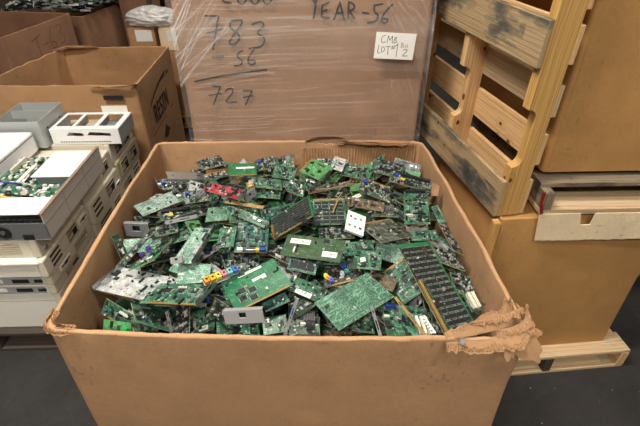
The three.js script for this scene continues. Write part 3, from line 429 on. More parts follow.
desktop('cream desktop computer under the frame with three openings in the far stack', { z0: A3[0], z1: A3[1], y0: .57, y1: .70, features: [['hole', .3, .5, .11, .07], ['hole', .66, .5, .1, .08], ['button', .9, .5]] });
desktop('pale grey desktop computer behind the near stack, partly under the white case', { x: -1.66, z0: -1.7, z1: -2.35, y0: .13, y1: .69, mat: M.greyCase, bezel: M.greyCase, features: [['hole', .5, .5, .1, .1]] });
desktop('pale grey desktop computer carrying the steel drive cage', { x: -1.66, z0: -2.37, z1: -2.88, y0: .13, y1: .70, mat: M.greyCase, bezel: M.greyCase, features: [['hole', .5, .5, .1, .1]] });
{ // open chassis on top of the near stack
  const t = base('open_chassis', 'open steel computer chassis on top showing its green main board between white plates', 'computer', [-1.335, .685, -1.58]), W = .42, D = .64, H = .135;
  const tray = rbox(W, .004, D, 0, .003, -D / 2, .001); mesh('chassis_tray', tray, M.greyCase, t);
  mesh('rear_panel', rbox(W, .085, .004, 0, .0475, -.002, .001), M.steelDull, t);
  const fan = mesh('fan_grille', at(new THREE.TorusGeometry(.03, .004, 8, 24), .02, .045, .002), M.slot, t); mesh('fan_hub', at(new THREE.CylinderGeometry(.026, .026, .003, 24), .02, .045, .0015, Math.PI / 2), M.slot, fan); mesh('fan_cap', at(new THREE.CylinderGeometry(.011, .011, .006, 16), .02, .045, .003, Math.PI / 2), M.steel, fan);
  mesh('power_socket', rbox(.045, .026, .006, .12, .02, .002, .001), M.slot, t); mesh('side_wall', rbox(.004, H, D, W / 2 - .002, H / 2, -D / 2, .001), M.casePale, t); mesh('panel_seam', merge([box(.001, H * .9, .003, W / 2 + .0003, H / 2, -.2), box(.001, H * .9, .003, W / 2 + .0003, H / 2, -.42), box(.001, .003, D, W / 2 + .0003, H * .62, -D / 2)]), M.greyPlastic, t); mesh('side_wall', rbox(.004, H * .6, D, -W / 2 + .002, H * .3, -D / 2, .001), M.greyCase, t);
  mesh('top_rail', rbox(.016, .006, D, W / 2 - .006, H, -D / 2, .002), std(0xb09a84, .4, .4), t);
  mesh('white_cover', rbox(W - .02, .004, .135, -.005, H - .004, -.075, .001), M.whitePaint, t);
  const lip = []; for (let i = 0; i < 16; i++) lip.push(box(.022, .012, .02, -.2 + i * .026, .1, -.012)); mesh('port_row', merge(lip), M.blackPlastic, t);
  mesh('drive_cover', rbox(.19, .004, .27, .10, H - .004, -.46, .001), M.whitePaint, t); mesh('drive_body', rbox(.17, .04, .25, .105, .108, -.46, .002), M.steelDull, t);
  mesh('main_board', metreUV(box(W - .03, .003, .47, 0, .085, -.385)), PCB.green, t);
  const parts = [], r = rng(9), col = (g, c) => { const a = new Float32Array(g.attributes.position.count * 3), q = new THREE.Color(c); for (let i = 0; i < a.length; i += 3) q.toArray(a, i); return g.setAttribute('color', new THREE.BufferAttribute(a, 3)); };
  for (let i = 0; i < 330; i++) { const s = .004 + r() * .02, q = .004 + r() * .02, x = (r() - .5) * .37, z = -.17 - r() * .43; if (x > .0 && z < -.31) continue; parts.push(col(box(s, .003 + r() * .016, q, x, .09, z).toNonIndexed(), ['#d8d8d0', '#e8e6d6', '#2a2c2e', '#8f9698', '#3a8a64', '#b9b59a', '#ececec'][Math.floor(r() * 7)])); }
  tag(mesh('small_components', merge(parts), M.vcol, t), null, null, null, 'stuff');
  for (const [x, z, c] of [[-.12, -.18, M.redDark], [-.06, -.17, M.yellow], [.0, -.18, M.blackPlastic], [-.16, -.2, M.blackPlastic], [-.12, -.3, M.blue]]) mesh('cable', new THREE.TubeGeometry(new THREE.CatmullRomCurve3([[x - .06, .09, z - .05], [x - .03, .128, z], [x + .03, .125, z + .01], [x + .07, .09, z - .03]].map((p) => new THREE.Vector3(...p))), 16, .005, 6), c, t);
  mesh('expansion_slot', rbox(.02, .016, .17, -.03, .095, -.42, .002), M.blackPlastic, t); mesh('expansion_slot', rbox(.02, .016, .17, -.07, .095, -.42, .002), M.ivory, t); mesh('memory_module', rbox(.012, .03, .14, -.15, .1, -.5, .001), M.beige, t);
}
{ // white case and steel drive cage and white frame on the far end
  const t = base('white_case', 'white computer case lying flat beside the open chassis, cut by the picture edge', 'computer', [-1.79, .703, -2.085], 0);
  mesh('case_shell', rbox(.44, .12, .66, 0, .061, 0, .012), M.whitePaint, t); mesh('cover_seam', box(.002, .004, .64, .2195, .1, 0), M.slot, t); mesh('front_edge', rbox(.43, .11, .02, 0, .058, -.335, .006), M.greyCase, t);
  const k = base('drive_cage', 'open grey steel drive cage at the far end of the computers, beside the cardboard box', 'drive cage', [-1.665, .703, -2.60], 0), w = .25, h = .165, d = .30;
  mesh('cage_side', rbox(.004, h, d, w / 2, h / 2, 0, .001), M.greyCase, k); mesh('cage_side', rbox(.004, h, d, -w / 2, h / 2, 0, .001), M.greyCase, k); mesh('cage_front', rbox(w, h, .004, 0, h / 2, d / 2, .001), M.greyCase, k); mesh('cage_back', rbox(w, h, .004, 0, h / 2, -d / 2, .001), M.greyCase, k); mesh('cross_bar', rbox(w, .05, .004, 0, h - .03, -.03, .001), M.greyCase, k); mesh('cage_floor', rbox(w, .004, d, 0, .003, 0, .001), M.beigeDark, k); mesh('inner_bracket', rbox(.05, .06, .12, .05, .05, .05, .003), M.steel, k);
  for (let i = 0; i < 4; i++) mesh('screw_hole', at(new THREE.CylinderGeometry(.006, .006, .005, 10), w / 2 + .001, .04 + (i % 2) * .06, -.08 + (i >> 1) * .16, 0, 0, Math.PI / 2), M.slot, k);
  const b = base('bay_frame', 'white metal computer frame with three square openings on top of the far stack', 'computer', [-1.32, .702, -2.625]), W = .4, D = .25, H = .098, s = new THREE.Shape();
  s.moveTo(-W / 2, -D / 2); s.lineTo(W / 2, -D / 2); s.lineTo(W / 2, D / 2); s.lineTo(-W / 2, D / 2); s.closePath();
  for (const [a, e] of [[-.185, -.085], [-.07, .045], [.065, .17]]) { const o = new THREE.Path(); o.moveTo(a, -.085); o.lineTo(a, .105); o.lineTo(e, .105); o.lineTo(e, -.085); o.closePath(); s.holes.push(o); }
  mesh('top_plate', new THREE.ExtrudeGeometry(s, { depth: .005, bevelEnabled: true, bevelSize: .002, bevelThickness: .001, bevelSegments: 1 }).rotateX(-Math.PI / 2).translate(0, H - .006, 0), M.whitePaint, b);
  const f = new THREE.Shape(); f.moveTo(-W / 2, 0); f.lineTo(W / 2, 0); f.lineTo(W / 2, H); f.lineTo(-W / 2, H); f.closePath();
  for (const [a, e] of [[-.11, -.01], [.01, .15]]) { const o = new THREE.Path(); o.moveTo(a, .055); o.lineTo(a + .02, .078); o.lineTo(e, .07); o.lineTo(e, .05); o.closePath(); f.holes.push(o); }
  mesh('front_plate', new THREE.ExtrudeGeometry(f, { depth: .004, bevelEnabled: false }).translate(0, 0, D / 2), M.whitePaint, b);
  for (let i = 0; i < 20; i++) mesh('vent_slot', box(.008, .006, .002, -.15 + i * .015, .016, D / 2 + .0045), M.slot, b);
  for (const x of [-W / 2 + .002, W / 2 - .002]) mesh('side_plate', rbox(.004, H, D, x, H / 2, 0, .001), M.greyCase, b); mesh('base_plate', rbox(W, .004, D, 0, .003, 0, .001), M.steelDull, b); mesh('divider', rbox(.004, .08, D * .9, -.078, .045, 0, .001), M.steel, b); mesh('divider', rbox(.004, .08, D * .9, .056, .045, 0, .001), M.steel, b);
  mesh('floppy_drive', rbox(.09, .03, .16, -.013, .04, -.02, .002), M.beigeDark, b); mesh('hard_disk', rbox(.09, .03, .16, .115, .045, -.02, .002), M.steel, b); mesh('cable', new THREE.TubeGeometry(new THREE.CatmullRomCurve3([[-.18, .03, .05], [-.13, .07, .02], [-.15, .05, -.04], [-.1, .07, -.07]].map((p) => new THREE.Vector3(...p))), 20, .007, 6), M.redDark, b);
  mesh('top_tab', rbox(.16, .045, .003, .1, H + .02, -D / 2, .001), M.ivory, b);
}

// ---------------------------------------------------------------- circuit boards
const colored = (g, c) => { if (g.index) g = g.toNonIndexed(); const a = new Float32Array(g.attributes.position.count * 3), q = new THREE.Color(c); for (let i = 0; i < a.length; i += 3) q.toArray(a, i); return g.setAttribute('color', new THREE.BufferAttribute(a, 3)); };
// square chip with its four rows of legs, one unit wide
const chipGeo = merge([colored(rbox(1, 1, .12, 0, 0, .08, .03), '#232627'), ...[0, 1, 2, 3].flatMap((k) => Array.from({ length: 7 }, (_, i) => colored(at(box(.07, .1, .05, (i - 3) * .13, .53, .04), 0, 0, 0, 0, 0, k * Math.PI / 2), '#b9bcbb')))]);
const ramGeo = merge([colored(rbox(1, .5, .12, 0, 0, .08, .02), '#1c1f20'), ...[-1, 1].flatMap((s) => Array.from({ length: 8 }, (_, i) => colored(box(.06, .09, .05, (i - 3.5) * .12, s * .28, .04), '#8b8e8a')))]);
const boardEdge = std(0xa39a74, .6);
const stickerGeo = new THREE.BoxGeometry(1, 1, .0005), plateShape = (w, h, holes) => { const s = new THREE.Shape(); s.moveTo(-w / 2, -h / 2); s.lineTo(w / 2, -h / 2); s.lineTo(w / 2, h / 2); s.lineTo(-w / 2, h / 2); s.closePath(); for (const [x, y, a, b] of holes) { const o = new THREE.Path(); o.moveTo(x - a / 2, y - b / 2); o.lineTo(x - a / 2, y + b / 2); o.lineTo(x + a / 2, y + b / 2); o.lineTo(x + a / 2, y - b / 2); o.closePath(); s.holes.push(o); } return s; };
const bars = canvasTex(128, 32, (g) => { g.fillStyle = '#efefeb'; g.fillRect(0, 0, 128, 32); const r = rng(4); g.fillStyle = '#4a4d4c'; for (let x = 10; x < 118; x += 2 + r() * 4) g.fillRect(x, 7, 1 + r() * 1.6, 14); });
const barM = new THREE.MeshStandardMaterial({ map: bars, roughness: .6 });
const LOOK = { green: 'green', chips3: 'green', lime: 'lime', dark: 'dark', label1: 'bright', gloss: 'gloss', dense: 'dense', main: 'bright', pads: 'teal', olive: 'olive', ram: 'teal', solder: 'solder', jack: 'black', mem: 'dark', memg: 'green', slots: 'green', traces: 'traces', brown: 'brown', stripe: 'bright', red: 'red', tan: 'tan', vga: 'teal', gold: 'teal', silver: 'silver', greygreen: 'greygreen', black: 'black', teal: 'teal' };
const DENS = { dense: 1.5, green: .8, chips3: .5, dark: .8, gloss: .1, greygreen: .12, main: .12, olive: .1, stripe: .06, solder: .05, silver: .3, traces: .2, jack: 1.6, mem: .1, memg: .4, red: .9, tan: .1, lime: .25, black: 1.4, vga: 1, teal: .8 };
function fill(t, kind, extra, w, h, seed) {
  const r = rng(seed * 77 + 5), th = .0018, top = th / 2, m = PCB[LOOK[kind]];
  const g = metreUV(box(w, h, th), seed); mesh('printed_board', g, [boardEdge, boardEdge, boardEdge, boardEdge, m, m], t);
  const parts = [], metal = [], n = Math.round((DENS[kind] ?? .6) * w * h * 5200);
  for (let i = 0; i < n; i++) {
    const q = r(), x = (r() - .5) * (w - .014), y = (r() - .5) * (h - .014), rot = r() < .5;
    let a, b, c, col, to = parts;
    if (q < .50) { a = .002 + r() * .003; b = a * (1 + r()); c = .001 + r() * .002; col = ['#b9b7aa', '#94866a', '#232526', '#a9adaa', '#6a6f6c'][Math.floor(r() * 5)]; }
    else if (q < .72) { a = .007 + r() * .012; b = .006 + r() * .009; c = .0025; col = r() < .85 ? '#212425' : '#3a3f40'; }
    else if (q < .80) { a = b = 0; }
    else if (q < .90) { a = .010 + r() * .022; b = .004 + r() * .003; c = .003 + r() * .004; col = ['#cfccbf', '#17191a', '#4d3d2b', '#1c1e22', '#17191a', '#1a1c1e', '#2c2e30', '#2c3a2c'][Math.floor(r() * 8)]; }
    else { a = .004 + r() * .012; b = .003 + r() * .006; c = .002 + r() * .006; col = '#c4c8c8'; to = metal; }
    if (!a) { parts.push(colored(at(new THREE.CylinderGeometry(.003, .003, .008, 8), x, y, top + .004, Math.PI / 2), r() < .3 ? '#24314f' : r() < .4 ? '#b5b9b8' : '#20201f')); continue; }
    if (rot) [a, b] = [b, a]; a = Math.min(a, w * .6); b = Math.min(b, h * .6);
    to.push(colored(box(a, b, c, Math.max(-w / 2 + a / 2, Math.min(w / 2 - a / 2, x)), Math.max(-h / 2 + b / 2, Math.min(h / 2 - b / 2, y)), top + c / 2), col));
  }
  const put = (name, geo, mat, x = 0, y = 0, z = top, s = 1, rz = 0) => { const c = mesh(name, geo, mat, t); c.position.set(x, y, z); if (Array.isArray(s)) c.scale.set(...s); else c.scale.setScalar(s); c.rotation.z = rz; return c; };
  const has = (k) => extra.includes(k);
  if (has('e')) put('gold_contacts', box(w * .8, .006, th + .0006), M.gold, w * .04, -h / 2 + .003, 0);
  if (has('E')) put('gold_contacts', box(w * .94, .008, th + .0006), M.gold, 0, h / 2 - .004, 0);
  if (has('l')) put('gold_contacts', box(.007, h * .94, th + .0006), M.gold, -w / 2 + .0035, 0, 0);
  for (const [k, s] of [['R', 1], ['B', -1]]) if (has(k)) {
    const b = mesh('end_bracket', new THREE.ExtrudeGeometry(plateShape(h + .012, .02, [[-h * .2, .003, h * .2, .009], [h * .2, .003, h * .18, .009]]), { depth: .001, bevelEnabled: false }).rotateX(Math.PI / 2).rotateZ(Math.PI / 2).translate(s * (w / 2 + .001), 0, .008), M.steel, t);
    metal.push(colored(box(.016, h * .2, .010, s * (w / 2 - .008), -h * .2, top + .006), '#b8bcbc')); parts.push(colored(box(.014, h * .18, .009, s * (w / 2 - .008), h * .2, top + .005), '#202226'));
  }
  if (has('b')) put('edge_connector', rbox(w * .85, .012, .012, 0, 0, .006, .001), M.blackPlastic, 0, h / 2 - .008), kind === 'dense' && put('sticker', stickerGeo, M.yellow, -w * .2, 0, top + .004, [.02, .014, 1]);
  if (has('s')) kind === 'main' ? (put('sticker', stickerGeo, barM, w * .1, h * .13, top + .0004, [.042, .011, 1], .05), put('sticker', stickerGeo, barM, w * .02, h * .42, top + .0004, [.075, .010, 1])) : put('sticker', stickerGeo, barM, kind === 'label1' ? -w * .1 : 0, kind === 'label1' ? -h * .22 : -h * .34, top + .0004, [Math.min(.05, w * .6), Math.min(.016, h * .3), 1]);
  if (has('S')) { put('sticker', stickerGeo, barM, -w * .24, h * .22, top + .0004, [w * .34, h * .22, 1]); put('sticker', stickerGeo, barM, w * .3, -h * .22, top + .0004, [w * .24, h * .24, 1]); }
  if (has('w')) put('sticker', stickerGeo, M.paper, w * .1, h * .12, top + .0004, [w * .66, h * .13, 1]);
  if (kind === 'main') for (const [x, y] of [[-.26, -.02], [-.10, -.12], [-.30, -.24], [-.14, -.34]]) put('chip', chipGeo, M.vcol, x * w, y * h, top, .021, 0);
  if (kind === 'chips3') for (let i = 0; i < 3; i++) put('chip', chipGeo, M.vcol, (-.22 + i * .24) * w, h * .12, top, Math.min(.022, h * .3));
  if (kind === 'red') put('chip', chipGeo, M.vcol, -.02 * w, 0, top, h * .45, .1);
  if (kind === 'mem' || kind === 'memg' || kind === 'ram') {
    const big = w * h > .02, cx = Math.max(2, Math.round(w / (big ? .025 : .026))), cy = Math.max(1, Math.round(h / (big ? .0195 : .022)));
    for (let i = 0; i < cx; i++) for (let j = 0; j < cy; j++) { if (big && i === 0 && j < cy * .6) continue; put('chip', ramGeo, M.vcol, ((i + .5) / cx - .5) * (w - .012), ((j + .5) / cy - .5) * (h - .016) - (has('E') ? .004 : 0), top, [w / cx * .76, h / cy * 1.25, .016]); }
    if (kind === 'mem' && big) { put('board_border', box(.007, h, th + .001), PCB.bright, w / 2 - .0035, 0, 0); put('board_border', box(w, .014, th + .001), PCB.bright, 0, h / 2 - .007, 0); put('socket_strip', rbox(.008, h * .55, .008, 0, 0, .004, .001), M.gold, -w / 2 + .008, -h * .2); }
    if (kind === 'memg') { put('edge_strip', rbox(.006, h * .5, .006, 0, 0, .003, .001), M.gold, w * .18, h * .1, top + .006, 1, -.35); }
  }
  if (has('V') || has('v')) {
    const c = mesh('monitor_socket', rbox(.034, .014, .012, 0, 0, .006, .003), has('V') ? M.blue : M.steel, t); c.position.set(has('V') ? -w * .3 : 0, has('V') ? h / 2 - .01 : -h / 2 + .006, top);
    mesh('socket_holes', merge(Array.from({ length: 15 }, (_, i) => box(.0022, .0022, .001, (i % 5 - 2) * .0045, (Math.floor(i / 5) - 1) * .003, .0122))), M.slot, c);
    if (has('v')) { put('socket', rbox(.018, .012, .012, 0, 0, .006, .002), M.ivory, -w * .33, -h / 2 + .006); put('socket', rbox(.02, .012, .012, 0, 0, .006, .002), M.blue, w * .34, -h / 2 + .006); put('socket', rbox(.012, .012, .012, 0, 0, .006, .002), M.yellow, w * .2, -h / 2 + .004); }
    else for (let i = 0; i < 3; i++) put('card_socket', rbox(.007, h * .5, .009, 0, 0, .005, .001), M.ivory, w * (.2 + i * .1), -h * .1);
  }
  if (kind === 'jack') [['#d9b92c', -.42, -.1], ['#d2698c', -.38, -.2], ['#4e79c4', -.35, -.3], ['#2c9c8e', -.02, -.05], ['#e8e8e6', -.12, -.1], ['#2a4fae', -.06, .25], ['#b9cf3c', -.44, 0]].forEach(([c, x, y]) => { const k = put('plug', merge([rbox(.014, .012, .012, 0, 0, .006, .002), at(new THREE.CylinderGeometry(.004, .004, .006, 10), 0, 0, .014, Math.PI / 2)]), std(c, .4), x * w, y * h, top + .004); });
  if (kind === 'slots') for (let i = 0; i < 2; i++) put('slot_connector', merge([box(.008, h * .8, .011, 0, 0, .0055), box(.003, h * .8, .003, -.0025, 0, .012), box(.003, h * .8, .003, .0025, 0, .012)]), M.beige, (i - .5) * w * .4, 0);
  if (kind === 'label1') for (let i = 0; i < 3; i++) put('plug', at(new THREE.CylinderGeometry(.007, .007, .014, 14), 0, 0, .007, Math.PI / 2), std('#4a2f8c', .4), -w * .42 + (i % 2) * .012, h * (.05 + i * .16));
  if (kind === 'lime' && w < .1 && h < .06) put('plug', rbox(.02, .016, .014, 0, 0, .007, .003), std('#19b04c', .35), w * .36, -h * .2);
  if (kind === 'stripe') put('gold_contacts', box(w * .9, .006, th + .0006), M.gold, 0, -h / 2 + .003, 0);
  if (kind === 'dense' && w * h > .006 && seed % 3 === 0) { const fins = [box(.034, .034, .004, 0, 0, .002)]; for (let i = 0; i < 7; i++) fins.push(box(.002, .034, .012, (i - 3) * .005, 0, .009)); put('heat_sink', merge(fins), M.steelDull, w * .15, 0, top); }
  if (kind === 'dense' && seed % 4 === 1) put('socket', rbox(.016, .014, .012, 0, 0, .006, .002), M.blue, -w * .36, h * .2);
  if (parts.length) tag(mesh('small_components', merge(parts), M.vcol, t), null, null, null, 'stuff');
  if (metal.length) tag(mesh('metal_cans', merge(metal), M.vmetal, t), null, null, null, 'stuff');
}
// other pieces lying among the boards, w by h in their own plane
const PIECES = {
  bracket(t, w, h, lab) { const dull = lab.includes('plastic') ? M.greyPlastic : M.steelDull, th = .012; mesh('front_plate', new THREE.ExtrudeGeometry(plateShape(w, h, [[-w * .02, h * .12, h * .55, h * .42]]), { depth: .002, bevelEnabled: true, bevelSize: .001, bevelThickness: .001, bevelSegments: 1 }), dull, t); mesh('side_flange', rbox(w, .002, th, 0, h / 2, -th / 2, .0008), dull, t); mesh('side_flange', rbox(w, .002, th, 0, -h / 2, -th / 2, .0008), dull, t); mesh('dark_recess', box(w * .9, h * .8, .002, 0, 0, -th + .002), M.slot, t); },
  plate(t, w, h) { mesh('cover_plate', new THREE.ExtrudeGeometry(plateShape(w, h, [[-w * .36, 0, .008, .008], [w * .3, h * .1, .02, .006]]), { depth: .0012, bevelEnabled: false }), M.tin, t); mesh('folded_edge', rbox(w, .0015, .014, 0, -h / 2, -.006, .0006), M.tin, t); mesh('folded_edge', rbox(.0015, h, .012, w / 2, 0, -.005, .0006), M.tin, t); },
  holes(t, w, h) { mesh('punched_plate', new THREE.ExtrudeGeometry(plateShape(w, h, [[-.3 * w, .25 * h, .008, .008], [-.05 * w, .2 * h, .010, .008], [.25 * w, .25 * h, .008, .010], [-.3 * w, -.2 * h, .009, .008], [0, -.2 * h, .008, .008], [.28 * w, -.2 * h, .010, .008]]), { depth: .0015, bevelEnabled: false }), M.white, t); mesh('folded_edge', rbox(w, .0015, .01, 0, -h / 2, -.004, .0006), M.white, t); },
  rod(t, w, h, lab) { h = Math.max(.008, Math.min(.016, h)); const m = lab.includes('tan edge') ? M.gold : lab.includes('dark') ? M.chip : M.tin; mesh('strip_plate', new THREE.ExtrudeGeometry(plateShape(w, h, [[w * .1, 0, w * .3, h * .4], [-w * .32, 0, w * .1, h * .35]]), { depth: .0012, bevelEnabled: false }), m, t); mesh('bent_tab', rbox(.0012, h, .010, w / 2, 0, -.004, .0005), m, t); },
  comb(t, w, h) { mesh('comb_spine', rbox(w, h * .35, .008, 0, h * .3, 0, .001), M.ivory, t); for (let i = 0; i < 6; i++) mesh('comb_tooth', rbox(w * .07, h * .7, .006, (i - 2.5) * w * .16, -h * .15, 0, .001), M.ivory, t); },
  jacks(t, w, h) { const n = w > .05 ? ['#d98f1e', '#d9a92c', '#e0d04a', '#d2788c', '#6fb5b0', '#3c62b8'] : ['#e07a2a', '#b8c2c8', '#d9a92c']; mesh('back_strip', rbox(w, h, .004, 0, 0, -.007, .001), M.steel, t); n.forEach((c, i) => { const m = std(c, .4), x = ((i + .5) / n.length - .5) * w, s = w / n.length * .86, k = mesh('socket', rbox(s, Math.min(h, .02), .014, x, 0, .002, .002), m, t); mesh('socket_hole', at(new THREE.CylinderGeometry(s * .22, s * .22, .002, 12), x, 0, .0095, Math.PI / 2), M.slot, k); }); },
  wedge(t, w, h) { const s = new THREE.Shape(); s.moveTo(-w / 2, -h / 2); s.lineTo(w / 2, h * .1); s.lineTo(w * .4, h / 2); s.lineTo(-w * .45, h * .1); s.closePath(); mesh('wedge_body', new THREE.ExtrudeGeometry(s, { depth: .014, bevelEnabled: true, bevelSize: .002, bevelThickness: .002, bevelSegments: 1 }), M.blackPlastic, t); mesh('ridge', rbox(w * .7, .004, .006, 0, 0, .017, .001), M.blackPlastic, t); },
  scrap(t, w, h) { mesh('board_scrap', tornBoard([[-w / 2, -h / 2, 0], [0, -h / 2, .003], [w / 2, -h / 2, 0]], [[0, 1, 0], [.1, 1, .1]], [h, h * .9], { nrm: [0, 0, 1], thick: .004, bare: .008, nu: 16 }), M.cardInner, t); },
  plug(t, w, h) { mesh('plug_body', rbox(.016, .014, .012, 0, 0, 0, .002), M.ivory, t); mesh('plug_pins', merge([box(.002, .002, .006, -.004, 0, .008), box(.002, .002, .006, .004, 0, .008)]), M.steel, t); },
};
